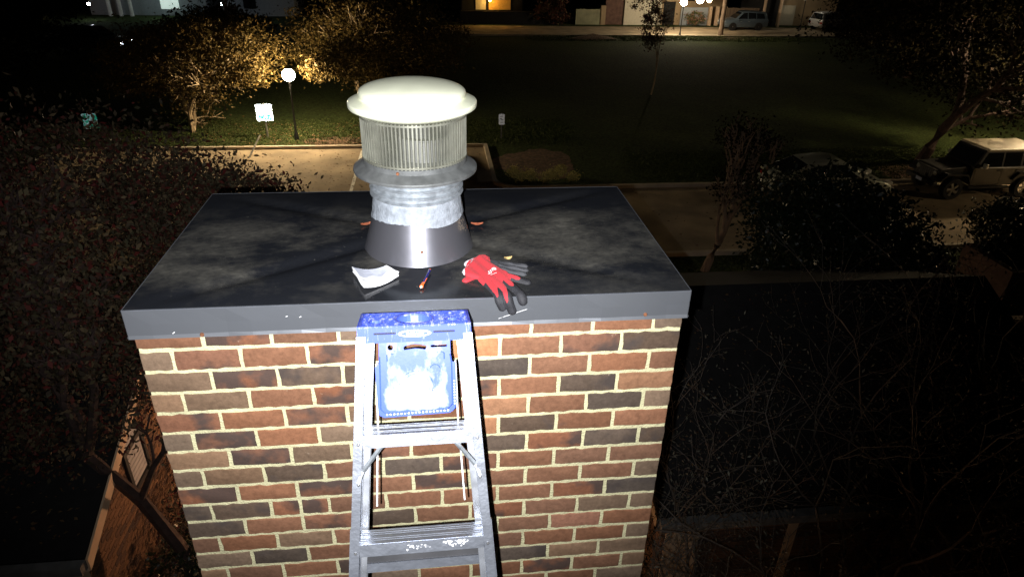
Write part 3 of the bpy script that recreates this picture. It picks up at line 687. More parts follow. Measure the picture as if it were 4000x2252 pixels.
# braces, rods, rear spreader
for s_ in (-1, 1):
    mb = MB(); a = LP(s_ * .099, NF - .012, .350); b = LP(s_ * .154, NF - .006, .418); c3 = LP(s_ * .166, NF + .0022, .448)
    mb.tube([a, b], .0062, 4); mb.tube([b, c3], .006, 4); mb.build('corner_brace', M['galv'], lad)
    mb = MB(); mb.lathe([(.0001, -(NF + .0055)), (.003, -(NF + .005)), (.0046, -(NF + .0028))], c=(s_ * .166, 0, -.452), n=12, axis='y'); mb.build('rivet', M['steel'], lad, smooth=True)
    mb = MB(); mb.tube([LP(s_ * .109, NF - .045, .13), LP(s_ * .112, NF - .06, .30), LP(s_ * .117, NF - .06, .39), LP(s_ * .124, NF - .06, .540)], .0024, 8); mb.build('support_rod', M['white_rod'], lad, smooth=True)
for D in (.728, 1.34, 1.95, 2.56):
    mb = MB(); W2 = Wd(D) - .01; mb.hexa([LP(-W2, NF - .128, D), LP(W2, NF - .128, D), LP(W2, NF - .098, D), LP(-W2, NF - .098, D), LP(-W2, NF - .128, D + .026), LP(W2, NF - .128, D + .026), LP(W2, NF - .098, D + .026), LP(-W2, NF - .098, D + .026)]); mb.build('rear_brace', M['alu'], lad)
    mb = MB(); mb.hexa([LP(-W2, NF - .12, D - .020), LP(W2, NF - .12, D - .020), LP(W2, NF - .103, D - .020), LP(-W2, NF - .103, D - .020), LP(-W2, NF - .12, D - .001), LP(W2, NF - .12, D - .001), LP(W2, NF - .103, D - .001), LP(-W2, NF - .103, D - .001)]); mb.build('brace_strip', M['groove'], lad)
for s_ in (-1, 1):
    mb = MB(); D0_ = .58; mb.hexa([LP(s_ * (Wd(D0_) + .0245), NF - .02, D0_), LP(s_ * (Wd(D0_) + .0275), NF - .02, D0_), LP(s_ * (Wd(D0_) + .0275), NF - .006, D0_), LP(s_ * (Wd(D0_) + .0245), NF - .006, D0_),
        LP(s_ * (Wd(.9) + .0245), NF - .02, .9), LP(s_ * (Wd(.9) + .0275), NF - .02, .9), LP(s_ * (Wd(.9) + .0275), NF - .006, .9), LP(s_ * (Wd(.9) + .0245), NF - .006, .9)]); mb.build('side_strap', M['alu'], lad)
# hanging tool shelf (folded), moulded blue plastic
so = [(-.098, .050), (.0955, .050), (.0965, .1255), (.100, .1305), (.1085, .133), (.1088, .245), (.1040, .262), (.096, .270), (.088, .2745), (-.092, .2785), (-.1035, .272), (-.108, .258), (-.1115, .137), (-.1030, .1305), (-.1005, .125)]
cres = [(-.031, .0925), (-.0325, .086), (-.029, .0815), (-.012, .0775), (0, .0768), (.014, .0785), (.0295, .0825), (.031, .087), (.027, .0935), (.012, .0905), (-.001, .0893), (-.014, .0905)]
sh = plate2d(so, [circ(-.068, .0838, .0078, .0078, 18), cres, rrect(.042, .0815, .087, .088, .003, 3)], 0, .006, lambda u, v, t_: LP(u, NF - .030 - t_, v)); 
shelf = sh.build('tool_shelf', M['blue_shelf'] if 'blue_shelf' in M else M['blue_scuffed'], lad)
def shelfmat():
    m, t, b = nt('shelf_plastic'); L = t.links; N = t.nodes
    tc = N.new('ShaderNodeTexCoord'); sp = N.new('ShaderNodeSeparateXYZ'); L.new(tc.outputs['Object'], sp.inputs[0])
    # white scuff streaks, with the lamp's bright highlight painted into the lower half
    g = N.new('ShaderNodeMapRange'); L.new(sp.outputs['Z'], g.inputs[0]); g.inputs[1].default_value = -.120; g.inputs[2].default_value = -.215; g.inputs[3].default_value = -.15; g.inputs[4].default_value = .10
    ax = N.new('ShaderNodeMath'); ax.operation = 'ABSOLUTE'; L.new(sp.outputs['X'], ax.inputs[0])
    gx = N.new('ShaderNodeMapRange'); L.new(ax.outputs[0], gx.inputs[0]); gx.inputs[1].default_value = .075; gx.inputs[2].default_value = .100; gx.inputs[3].default_value = 0; gx.inputs[4].default_value = -.5
    gz = N.new('ShaderNodeMapRange'); L.new(sp.outputs['Z'], gz.inputs[0]); gz.inputs[1].default_value = -.255; gz.inputs[2].default_value = -.272; gz.inputs[3].default_value = 0; gz.inputs[4].default_value = -.5
    mp = N.new('ShaderNodeMapping'); mp.inputs['Rotation'].default_value = (0, R(-18), 0); mp.inputs['Scale'].default_value = (1.7, 1, 1.1); L.new(tc.outputs['Object'], mp.inputs[0])
    n1 = N.new('ShaderNodeTexNoise'); n1.inputs['Scale'].default_value = 17; n1.inputs['Detail'].default_value = 7; n1.inputs['Roughness'].default_value = .6; L.new(mp.outputs[0], n1.inputs['Vector'])
    s = n1.outputs[0]
    for q in (g, gx, gz):
        ad = N.new('ShaderNodeMath'); L.new(s, ad.inputs[0]); L.new(q.outputs[0], ad.inputs[1]); s = ad.outputs[0]
    k = N.new('ShaderNodeMapRange'); L.new(s, k.inputs[0]); k.inputs[1].default_value = .36; k.inputs[2].default_value = .80; k.inputs[3].default_value = 0; k.inputs[4].default_value = .95
    c = N.new('ShaderNodeMix'); c.data_type = 'RGBA'; L.new(k.outputs[0], c.inputs[0]); c.inputs[6].default_value = (.045, .085, .50, 1); c.inputs[7].default_value = (.60, .63, .70, 1)
    L.new(c.outputs[2], b.inputs['Base Color']); b.inputs['Roughness'].default_value = .35
    bp = N.new('ShaderNodeBump'); bp.inputs['Strength'].default_value = .25; bp.inputs['Distance'].default_value = .002; L.new(n1.outputs[0], bp.inputs['Height']); L.new(bp.outputs[0], b.inputs['Normal'])
    return m
M['blue_shelf'] = shelfmat(); shelf.data.materials.clear(); shelf.data.materials.append(M['blue_shelf'])
NS = NF - .030
# moulded border, ring, corner ribs, studs on the shelf
mb = MB()
bd = [(-.098, .108), (-.098, .130), (-.100, .255), (-.088, .266), (.084, .263), (.097, .250), (.098, .135), (.094, .108)]
mb.tube([LP(u, NS, v) for u, v in bd], .0022, 6); mb.build('moulded_border', M['blue_shelf'], lad, smooth=True)
for rr in (.046, .037):
    mb = MB(); mb.tube([LP(-.001 + rr * math.cos(a), NS, .1945 + rr * .93 * math.sin(a)) for a in [2 * math.pi * i / 36 for i in range(37)]], .0013, 6); mb.build('moulded_ring', M['blue_shelf'], lad, smooth=True)
mb = MB(); mb.tube([LP(.052 + .014 * math.cos(a), NS, .150 + .014 * math.sin(a)) for a in [2 * math.pi * i / 24 for i in range(25)]], .001, 5); mb.build('moulded_ring', M['blue_shelf'], lad, smooth=True)
for s_ in (-1, 1):
    mb = MB(); mb.tube([LP(s_ * .078, NS, .122), LP(s_ * .078, NS, .105), LP(s_ * .073, NS, .101), LP(s_ * .058, NS, .101)], .0018, 6); mb.build('corner_rib', M['blue_shelf'], lad, smooth=True)
mb = MB()
for i in range(18):
    u = -.084 + .168 * i / 17; mb.lathe([(.0001, -NS - .0020), (.0022, -NS - .0013), (.003, -NS)], c=(u, 0, -(.2705 - (u + .08) * .02)), n=8, axis='y')
for i in range(9): mb.lathe([(.0001, -NS - .0018), (.002, -NS - .001), (.0026, -NS)], c=(.1035, 0, -(.185 + .008 * i)), n=8, axis='y')
o = mb.build('stud_row', M['white'], lad, smooth=True)
# raised curved lettering like the moulded caution text
for i in range(15):
    a = R(150 - i * 8.5); 

# ================================================================== THINGS LYING ON THE COVER
def covz(x, y):
    u = min((x - X0) / ((X1 - X0) / 2), (X1 - x) / ((X1 - X0) / 2)); v = min((y - Y0) / ((Y1 - Y0) / 2), (Y1 - y) / ((Y1 - Y0) / 2)); h = max(0, min(u, v)); return TOP + .019 * h ** .7 - .013 * math.exp(-((u - v) / .05) ** 2) * min(1, h * 3) + .0035 * 0
# notepad
nb = empty('notepad', (-.14, .11, covz(-.14, .11)), 'small white notepad with curled pages lying left of the pen on the cover', 'notepad')
TL, TR, BR, BL = [Vector(p) for p in ((-.212, .147, 0), (-.103, .169, 0), (-.064, .122, 0), (-.168, .044, 0))]
def page(z0, th, curl, off, mt, nm):
    mb = MB(); n = 10; vs = []
    for lay in (0, 1):
        for j in range(n + 1):
            for i in range(n + 1):
                u, v = i / n, j / n; p = TL.lerp(TR, u).lerp(BL.lerp(BR, u), v)
                bow = .012 * math.sin(math.pi * u) * v
                zz = curl * ((1 - u) ** 2 * .5 + (abs(u - .5) * 2) ** 2 * .45 + (v - .4) ** 2 * .4) + z0 + th * lay
                vs.append((p.x + off * (v - .5) + .002 * math.sin(v * 6), p.y - bow + off * .5, covz(p.x, p.y) + .001 + zz))
    fs = []; m_ = (n + 1) ** 2
    for lay in (0, 1):
        for j in range(n):
            for i in range(n):
                a = lay * m_ + j * (n + 1) + i; fs.append((a, a + 1, a + n + 2, a + n + 1))
    bd_ = [j for j in range(n + 1)] + [(j) * (n + 1) + n for j in range(1, n + 1)] + [n * (n + 1) + i for i in range(n - 1, -1, -1)] + [j * (n + 1) for j in range(n - 1, 0, -1)]
    for k in range(len(bd_)): a, b = bd_[k], bd_[(k + 1) % len(bd_)]; fs.append((a, b, b + m_, a + m_))
    mb.add(vs, fs); return mb.build(nm, mt, nb, smooth=True)
page(0, .004, .012, 0, M['paper'], 'page_block')
for i in range(4): page(.0046 + i * .0012, .0007, .016 + .002 * i, .002 * i - .002, M['paper'], 'page')
M['greyprint'] = mat('grey_print', (.42, .44, .52), .8, vary=.12, scale=60)
mb = MB()
TL2 = TL.copy()
def pt(u, v, zo):
    p = TL.lerp(TR, u).lerp(BL.lerp(BR, u), v); curl = .022
    zz = curl * ((1 - u) ** 2 * .5 + (abs(u - .5) * 2) ** 2 * .45 + (v - .4) ** 2 * .4) + .0046 + 3 * .0012 + .0007
    return (p.x + .004 * (v - .5) + .002 * math.sin(v * 6), p.y - .012 * math.sin(math.pi * u) * v + .002, covz(p.x, p.y) + .001 + zz + zo)
vs = []; n = 12
for j in range(n + 1):
    for i in range(n + 1): vs.append(pt(.02 + .92 * i / n * (1), .02 + .55 * j / n * (1 + .15 * math.sin(i)), .0008))
mb.add(vs, [(j * 13 + i, j * 13 + i + 1, j * 13 + i + 14, j * 13 + i + 13) for j in range(n) for i in range(n)]); mb.build('grey_print', M['greyprint'], nb, smooth=True)
# pen
pn = empty('pen', (.024, .1, covz(.024, .1)), 'dark blue ball pen with an orange end lying between the notepad and the gloves', 'pen')
pa, pb = Vector((.037, .157, .1165)), Vector((.008, .048, .1105))
M['penblue'] = mat('pen_blue', (.02, .02, .14), .3); M['orange'] = mat('pen_orange', (.8, .14, .03), .4)
mb = MB(); mb.tube([pa.lerp(pb, .08), pa.lerp(pb, .80)], .0036, 12); mb.build('barrel', M['penblue'], pn, smooth=True)
mb = MB(); mb.tube([pa, pa.lerp(pb, .08)], [.0018, .0034], 10); mb.build('tip', M['orange'], pn, smooth=True)
mb = MB(); mb.tube([pa.lerp(pb, .80), pa.lerp(pb, .9), pb], [.0042, .0055, .0058], 12); mb.build('orange_end', M['orange'], pn, smooth=True)
mb = MB(); mb.tube([pb, pb + (pb - pa).normalized() * .006], [.0038, .003], 10); mb.build('push_button', M['white'], pn, smooth=True)
mb = MB(); q0 = pa.lerp(pb, .86) + Vector((.005, 0, .004)); q1 = pa.lerp(pb, .58) + Vector((.005, 0, .003)); mb.tube([q0, q1], .0013, 6); mb.build('clip', M['orange'], pn, smooth=True)
# leaves
def dead_leaf(x, y, l, wd, rz, col, label):
    m = mat('dry_leaf', col, .7, vary=.35, scale=60); e = Vector((x, y, covz(x, y) + .003)); mb = MB(); n = 8; vs = []
    for i in range(n + 1):
        t_ = i / n - .5; ww = wd * math.cos(math.pi * t_) ** .8 * .5 + .0005; zc = .006 * (t_ * 2) ** 2
        for s_, zz in ((-1, .004), (0, 0), (1, .005)): vs.append((e.x + l * t_ * math.cos(rz) - s_ * ww * math.sin(rz), e.y + l * t_ * math.sin(rz) + s_ * ww * math.cos(rz), e.z + zz + zc))
    mb.add(vs, [(3 * i + k, 3 * i + 3 + k, 3 * i + 4 + k, 3 * i + k + 1) for i in range(n) for k in (0, 1)]); o = mb.build('fallen_leaf', m, smooth=True); return tag(o, label, 'leaf', 'dry leaves on the chimney cover')
dead_leaf(.213, .517, .046, .020, R(-4), (.26, .07, .03), 'orange dry leaf lying at the right of the vent cone')
dead_leaf(-.198, .545, .045, .020, R(25), (.22, .06, .025), 'orange dry leaf half hidden at the left of the vent cone')
dead_leaf(.300, .222, .028, .02, R(10), (.42, .30, .12), 'small yellow dry leaf just behind the work gloves')

# ------------------------------------------------------------------ work gloves: padded outlines draped over the front edge
def knitmat(name, col, sc=260):
    m, t, b = nt(name); L = t.links; N = t.nodes; tc = N.new('ShaderNodeTexCoord')
    v = N.new('ShaderNodeTexVoronoi'); v.inputs['Scale'].default_value = sc; L.new(tc.outputs['Object'], v.inputs['Vector'])
    n = N.new('ShaderNodeTexNoise'); n.inputs['Scale'].default_value = 18; n.inputs['Detail'].default_value = 4; L.new(tc.outputs['Object'], n.inputs['Vector'])
    r = N.new('ShaderNodeValToRGB'); L.new(n.outputs[0], r.inputs[0]); r.color_ramp.elements[0].color = (*[c * .8 for c in col], 1); r.color_ramp.elements[1].color = (*[min(1, c * 1.15) for c in col], 1)
    L.new(r.outputs[0], b.inputs['Base Color']); b.inputs['Roughness'].default_value = .85
    b.inputs['Sheen Weight'].default_value = .05
    bp = N.new('ShaderNodeBump'); bp.inputs['Strength'].default_value = .4; bp.inputs['Distance'].default_value = .001; L.new(v.outputs[0], bp.inputs['Height']); L.new(bp.outputs[0], b.inputs['Normal']); return m
M['knit'] = knitmat('red_knit', (.50, .022, .032)); M['cuff'] = knitmat('white_cuff', (.75, .72, .75)); M['rubber'] = mat('dark_rubber', (.016, .016, .02), .7, vary=.2, scale=80, bump=.3); M['rubber_grey'] = mat('grey_rubber', (.04, .041, .047), .7, vary=.2, scale=80, bump=.3)
def drape(u, v, h):
    """u = x, v = distance along the cover (negative past the edge runs down the drip edge)"""
    e = Y0 + .004; r_ = .012
    if v > e: return (u, v, covz(u, v) + .001 + h)
    s_ = e - v; a = min(s_ / r_, math.pi / 2); over = max(0, s_ - r_ * math.pi / 2)
    yy = e - r_ * math.sin(a); zz = covz(u, e) + .001 - r_ * (1 - math.cos(a)) - over
    return (u, yy - h * math.sin(a), zz + h * math.cos(a))
def glove(name, label, caps, tips, cuffline, base, thick, mats, group):
    """caps: (ax,ay,bx,by,ra,rb) capsules that make the outline; tips(u,v)->material index"""
    root = empty(name, (.24, .1, TOP), label, 'glove', group)
    us = [c_[i] for c_ in caps for i in (0, 2)]; vs_ = [c_[i] for c_ in caps for i in (1, 3)]
    u0, u1, v0, v1 = min(us) - .03, max(us) + .03, min(vs_) - .03, max(vs_) + .03; st = .0017
    nu, nv = int((u1 - u0) / st), int((v1 - v0) / st)
    U = u0 + np.arange(nu + 1) * st; V = v0 + np.arange(nv + 1) * st; UU, VV = np.meshgrid(U, V, indexing='ij')
    F = np.full(UU.shape, -1.0); H = np.zeros(UU.shape)
    for ax, ay, bx, by, ra, rb in caps:
        dx, dy = bx - ax, by - ay; tt = np.clip(((UU - ax) * dx + (VV - ay) * dy) / (dx * dx + dy * dy + 1e-12), 0, 1)
        rr = ra + (rb - ra) * tt; d = np.hypot(UU - ax - tt * dx, VV - ay - tt * dy); s_ = rr - d; F = np.maximum(F, s_)
        q = np.clip(s_ / np.minimum(rr, .011), 0, 1); hh = np.sqrt(np.clip(1 - (1 - q) ** 2, 0, 1)) * np.minimum(rr, .011); H = np.maximum(H, hh)
    H = H * thick / .011 + .0012 * np.sin(UU * 150 + VV * 70) * (F > .006)
    idx = -np.ones(UU.shape, int); Vx = []; inside = F > 0
    keep = inside.copy()
    for k in ((1, 0), (-1, 0), (0, 1), (0, -1), (1, 1), (-1, -1)): keep |= np.roll(np.roll(inside, k[0], 0), k[1], 1)
    for i in range(nu + 1):
        for j in range(nv + 1):
            if keep[i, j]: idx[i, j] = len(Vx); Vx.append((i, j))
    n = len(Vx); P3 = [drape(UU[i, j], VV[i, j], base + max(0, H[i, j])) for i, j in Vx] + [drape(UU[i, j], VV[i, j], base) for i, j in Vx]
    groups = {0: [], 1: [], 2: []}
    for i in range(nu):
        for j in range(nv):
            q = (idx[i, j], idx[i + 1, j], idx[i + 1, j + 1], idx[i, j + 1])
            if min(q) >= 0 and inside[i:i + 2, j:j + 2].any():
                mi = tips(U[i], V[j]); groups[mi].append((q, tuple(a + n for a in q)))
    for mi, nm in ((0, 'knit_back'), (1, 'rubber_coating'), (2, 'white_cuff')):
        if not groups[mi]: continue
        mb = MB(); mb.v = P3; mb.f = []
        for a, b in groups[mi]: mb.f += [a, b[::-1]]
        mb.mi = [0] * len(mb.f); o = mb.build(nm, mats[mi], root)
        bm = bmesh.new(); bm.from_mesh(o.data); bmesh.ops.delete(bm, geom=[v for v in bm.verts if not v.link_faces], context='VERTS'); bm.to_mesh(o.data); bm.free()
        o.data.polygons.foreach_set('use_smooth', [True] * len(o.data.polygons))
    return root
# front glove
capsA = [(.166, .130, .212, .216, .025, .022), (.172, .124, .232, .085, .029, .030), (.200, .185, .245, .115, .030, .030), (.20, .14, .238, .10, .040, .040), (.225, .10, .27, .08, .03, .027),
         (.208, .075, .2560, -.048, .0190, .0120), (.238, .070, .2870, -.062, .0185, .0125), (.262, .080, .3200, -.030, .0180, .0130), (.262, .100, .3430, .048, .0180, .0120), (.235, .09, .26, .10, .032, .03)]
fing = [((.215, .062), (.2570, -.050), .66), ((.243, .060), (.2880, -.062), .64), ((.270, .075), (.3210, -.030), .50), ((.270, .100), (.3420, .048), .68)]
def tipsA(u, v):
    # cuff border along the wrist
    cu = [(.141, .112), (.142, .134), (.160, .172), (.180, .208), (.196, .236)]
    dmin = min(math.hypot(u - (a[0] + (b[0] - a[0]) * t_), v - (a[1] + (b[1] - a[1]) * t_)) for a, b in zip(cu, cu[1:]) for t_ in (0, .25, .5, .75, 1))
    best = min(range(4), key=lambda k: abs((u - fing[k][0][0]) * (fing[k][1][1] - fing[k][0][1]) - (v - fing[k][0][1]) * (fing[k][1][0] - fing[k][0][0])) / math.hypot(fing[k][1][0] - fing[k][0][0], fing[k][1][1] - fing[k][0][1]) if v < .09 or u > .28 else 9)
    a, b, lim = fing[best]; dx, dy = b[0] - a[0], b[1] - a[1]; L2 = dx * dx + dy * dy; t_ = ((u - a[0]) * dx + (v - a[1]) * dy) / L2; off = ((u - a[0]) * dy - (v - a[1]) * dx) / math.sqrt(L2)
    if (u - .172) * .8 + (v - .14) * -.0 < -.03 and dmin < .0065: return 2
    if t_ > lim + abs(off) * -6 + .12 * math.sin(off * 200): return 1
    if t_ > .15 and (off < -.0125 or off > .0135) and t_ < 1.2 and v < .085: return 1
    return 2 if dmin < .0058 else 0
# back glove (under), turned to the right
capsB = [(.172, .200, .215, .228, .022, .026), (.21, .20, .245, .185, .035, .028), (.245, .205, .352, .172, .0120, .0100), (.245, .188, .350, .145, .0125, .0105), (.245, .168, .340, .118, .0125, .0105), (.17, .11, .150, .090, .016, .012)]
def tipsB(u, v):
    if v < .15 and u < .2: return 0 if v > .03 else 1
    cu = [(.148, .190), (.160, .212), (.180, .236), (.205, .252), (.235, .256)]
    dmin = min(math.hypot(u - (a[0] + (b[0] - a[0]) * t_), v - (a[1] + (b[1] - a[1]) * t_)) for a, b in zip(cu, cu[1:]) for t_ in (0, .25, .5, .75, 1))
    if dmin < .007: return 2
    return 1 if u > .236 else 0
glove('work_glove', 'dark fingered red knit glove lying underneath its pair on the cover', capsB, tipsB, None, 0, .008, [M['knit'], M['rubber_grey'], M['cuff']], 'work gloves on the chimney cover')
g1 = glove('work_glove', 'upper red knit glove whose dark fingertips hang over the metal edge', capsA, tipsA, None, .009, .010, [M['knit'], M['rubber'], M['cuff']], 'work gloves on the chimney cover')
# printed white mark on the glove back
mb = MB()
def mark(pts): mb.add([drape(u, v, .0205) for u, v in pts], [tuple(range(len(pts)))])
base_u, base_v = .222, .098; du = Vector((.78, .48)); dv = Vector((-.35, .9))
def mk(a, b): return (base_u + du.x * a + dv.x * b, base_v + du.y * a + dv.y * b)
for k, (a0, b0) in enumerate(((0, 0), (.010, .004), (.020, .010))):
    mark([mk(a0, b0 - .008), mk(a0 + .004, b0 - .008), mk(a0 + .010, b0 + .010), mk(a0 + .005, b0 + .010)])
mark([mk(-.004, -.008), mk(.012, -.006), mk(.012, -.003), mk(-.004, -.005)])
mark([mk(.034 + .007 * math.cos(t_), .012 + .010 * math.sin(t_)) for t_ in [2 * math.pi * i / 14 for i in range(14)]])
for k in range(7): mark([mk(.002 + .004 * k, -.0165), mk(.0045 + .004 * k, -.0165), mk(.0045 + .004 * k, -.0125), mk(.002 + .004 * k, -.0125)])
mb.build('printed_mark', M['white_rod'], g1)

# ================================================================== NEIGHBOURING GARAGES
def garage(label, x0, x1, gable_side, wallm):
    root = empty('garage', ((x0 + x1) / 2, 7.5, G), label, 'garage', 'low garages behind the chimney')
    ye, yr, yb, ze, zr = 4.15, 7.5, 10.85, -5.5, -4.0
    # core body (mortar) with pitched top
    mb = MB(); ins = .03
    for_x = (x0 + .25 + (.0 if gable_side < 0 else 0), x1 - .25)
    xa, xb = x0 + .25, x1 - .25
    poly = [(ye + .35, G), (yb - .35, G), (yb - .35, ze - .1), (yr, zr - .16), (ye + .35, ze - .1)]
    vs = [(xa, y, z) for y, z in poly] + [(xb, y, z) for y, z in poly]; n = 5
    mb.add(vs, [tuple(range(n)), tuple(range(2 * n - 1, n - 1, -1))] + [(i, n + i, n + (i + 1) % n, (i + 1) % n) for i in range(n)])
    mb.build('wall', M['mortar_far'], root)
    # roof slabs, fascia, gutter
    for s_, (ya, za, yb_, zb) in (('f', (ye, ze, yr, zr)), ('b', (yb, ze, yr, zr))):
        mb = MB(); t_ = .12
        mb.hexa([(x0, ya, za - t_), (x1, ya, za - t_), (x1, yb_, zb - t_), (x0, yb_, zb - t_), (x0, ya, za), (x1, ya, za), (x1, yb_, zb), (x0, yb_, zb)]); mb.build('roof', M['shingle'], root)
    # shingle courses as raised strips
    mb = MB(); k = 16
    for i in range(k):
        f0, f1 = i / k, (i + 1) / k; y0_, y1_ = ye + (yr - ye) * f0, ye + (yr - ye) * f1; z0_, z1_ = ze + (zr - ze) * f0, ze + (zr - ze) * f1
        mb.hexa([(x0, y0_, z0_ - .01), (x1, y0_, z0_ - .01), (x1, y1_, z1_ - .01), (x0, y1_, z1_ - .01), (x0, y0_, z0_ + .009), (x1, y0_, z0_ + .009), (x1, y1_, z1_ + .004), (x0, y1_, z1_ + .004)])
    mb.build('shingle_courses', M['shingle'], root)
    gx = x1 if gable_side > 0 else x0; sg = gable_side
    mb = MB()
    for (ya, za, yb_, zb) in ((ye, ze, yr, zr), (yr, zr, yb, ze)):
        a_, b_ = (gx - .27 * sg, gx + .02 * sg) if True else 0
        xs = sorted((gx + .004 * sg, gx + .03 * sg))
        mb.hexa([(xs[0], ya, za - .20), (xs[1], ya, za - .20), (xs[1], yb_, zb - .20), (xs[0], yb_, zb - .20), (xs[0], ya, za - .02), (xs[1], ya, za - .02), (xs[1], yb_, zb - .02), (xs[0], yb_, zb - .02)])
        xs = sorted((gx - .25 * sg, gx + .004 * sg))
        mb.hexa([(xs[0], ya, za - .22), (xs[1], ya, za - .22), (xs[1], yb_, zb - .22), (xs[0], yb_, zb - .22), (xs[0], ya, za - .20), (xs[1], ya, za - .20), (xs[1], yb_, zb - .20), (xs[0], yb_, zb - .20)])
    # broad frieze on the gable wall under the rake, flaring at the eave return
    xs = sorted(((gx - .25 * sg), (gx - .215 * sg)))
    fr = [(ye + .32, ze - .46), (ye + .95, ze - .32), (yr, zr - .50), (yr, zr - .14), (ye + .32, ze - .12)]
    n = 5; vs = [(xs[0], y, z) for y, z in fr] + [(xs[1], y, z) for y, z in fr]
    mb.add(vs, [tuple(range(n)), tuple(range(2 * n - 1, n - 1, -1))] + [(i, n + i, n + (i + 1) % n, (i + 1) % n) for i in range(n)])
    mb.build('fascia', M['fascia'], root)
    mb = MB(); mb.box((x0, ye - .13, ze - .14), (x1, ye - .002, ze - .015)); mb.box((x0 + .02, ye + .0, ze - .2), (x1 - .02, ye + .33, ze - .16)); mb.build('gutter', M['gutter'], root)
    # bricks on the gable wall (courses seen raking) and front wall
    wx = gx - .25 * sg; mb = MB(); c_ = .0809; L = .2032; r = 0; z = G
    nface = 0
    while z < zr - .2:
        zt = z + c_ - .012
        # available y range at this height
        if zt < ze - .1: ya, yb_ = ye + .35, yb - .35
        else:
            f_ = (zt - (ze - .1)) / ((zr - .16) - (ze - .1)); ya = ye + .35 + (yr - ye - .35) * f_; yb_ = yb - .35 - (yb - .35 - yr) * f_
        y = ya - (r % 2) * L / 2
        while y < yb_:
            a_, b_ = max(y, ya), min(y + L - .012, yb_)
            if b_ - a_ > .03: xs = sorted((wx, wx + .008 * sg)); mb.box((xs[0], a_, z), (xs[1], b_, zt))
            y += L
        z += c_; r += 1
    o = mb.build('brick_courses', M['brick_far'], root); o['kind'] = 'stuff'
    return root
g1_ = garage('low garage left of the chimney with black roof and orange lit brick gable', -19, -4.15, 1, None)
g2_ = garage('low black roofed garage with a long gutter right of the chimney behind bare shrubs', 2.75, 9.3, -1, None)
# window on the left gable wall (dark frame, pale blind)
wx = -4.4
mb = MB()
def wrect(y0, y1, z0, z1, t0, t1): mb.box((wx + t0, y0, z0), (wx + t1, y1, z1))
y0, y1, z0, z1 = 5.95, 6.45, -6.15, -5.55
for (a, b, c_, d_) in ((y0 - .07, y0, z0 - .07, z1 + .07), (y1, y1 + .07, z0 - .07, z1 + .07), (y0, y1, z0 - .07, z0), (y0, y1, z1, z1 + .07)): wrect(a, b, c_, d_, .0, .05)
wf = mb.build('window', M['black'], g1_)
mb = MB()
for k in range(11): mb.box((wx + .012, y0 + .005, z0 + .004 + k * .082), (wx + .022, y1 - .005, z0 + .076 + k * .082))
M['blind'] = mat('window_blind', (.32, .32, .33), .7, vary=.1)
o = mb.build('blind', M['blind'], g1_); o.parent = wf; o.location = (0, 0, 0)
# pale door jamb, and lamp-lit wall painted as a wide pale strip
mb = MB(); mb.box((4.78, 4.44, G), (4.92, 4.50, -5.72)); mb.box((3.02, 4.44, G), (3.5, 4.50, -5.72)); 
mb.build('jamb_and_lit_wall', M['fascia'], g2_)['kind'] = 'stuff'
mb = MB()
for k in range(26): mb.box((3.0, 4.465, G + k * .08), (9.05, 4.495 - .0, G + k * .08 + .068))
mb.build('siding', M['brick_far'], g2_)
# house lanterns on the chimney flanks (they light the yard)
def lantern(x, label):
    e = empty('wall_lantern', (x, .3, -5.6), label, 'lantern', 'lanterns on the chimney flanks'); sg = 1 if x > 0 else -1
    mb = MB(); mb.box((x - .03 if sg > 0 else x - .02, .26, -5.620), (x + .02 if sg > 0 else x + .03, .34, -5.450)); mb.tube([(x, .3, -5.500), (x + .1 * sg, .3, -5.450), (x + .15 * sg, .3, -5.500)], .012, 6); mb.build('bracket', M['black'], e)
    mb = MB(); mb.lathe([(.02, -5.500), (.09, -5.560), (.095, -5.570), (.03, -5.570)], (x + .15 * sg, .3, 0), 12); mb.build('shade', M['black'], e)
    mb = MB(); mb.lathe([(.001, -5.575), (.05, -5.590), (.06, -5.660), (.04, -5.720), (.001, -5.730)], (x + .15 * sg, .3, 0), 14); mb.build('bulb', M['lantern'], e, smooth=True)
M['lantern'] = glow('lantern_glow', (1, .54, .28), 620)
e = empty('path_lamp', (-2.1, 7.3, G), 'low post lamp with warm bulb in the yard between the two garages', 'lamp')
mb = MB(); mb.lathe([(.06, G), (.05, G + .04), (.025, G + .06), (.025, G + 1.55), (.07, G + 1.58)], (-2.1, 7.3, 0), 10); mb.build('post', M['black'], e, smooth=True)
mb = MB(); mb.lathe([(.05, G + 1.60), (.075, G + 1.68), (.06, G + 1.78), (.01, G + 1.80)], (-2.1, 7.3, 0), 14); mb.build('bulb', M['lantern'], e, smooth=True)
mb = MB(); mb.lathe([(.12, G + 1.80), (.06, G + 1.86), (.005, G + 1.9)], (-2.1, 7.3, 0), 12); mb.build('hood', M['black'], e)
M['lantern'] = glow('lantern_glow_dim', (1, .55, .25), 110)
lantern(W_ / 2 + .02, 'black wall lantern with warm bulb on the right flank of the chimney')

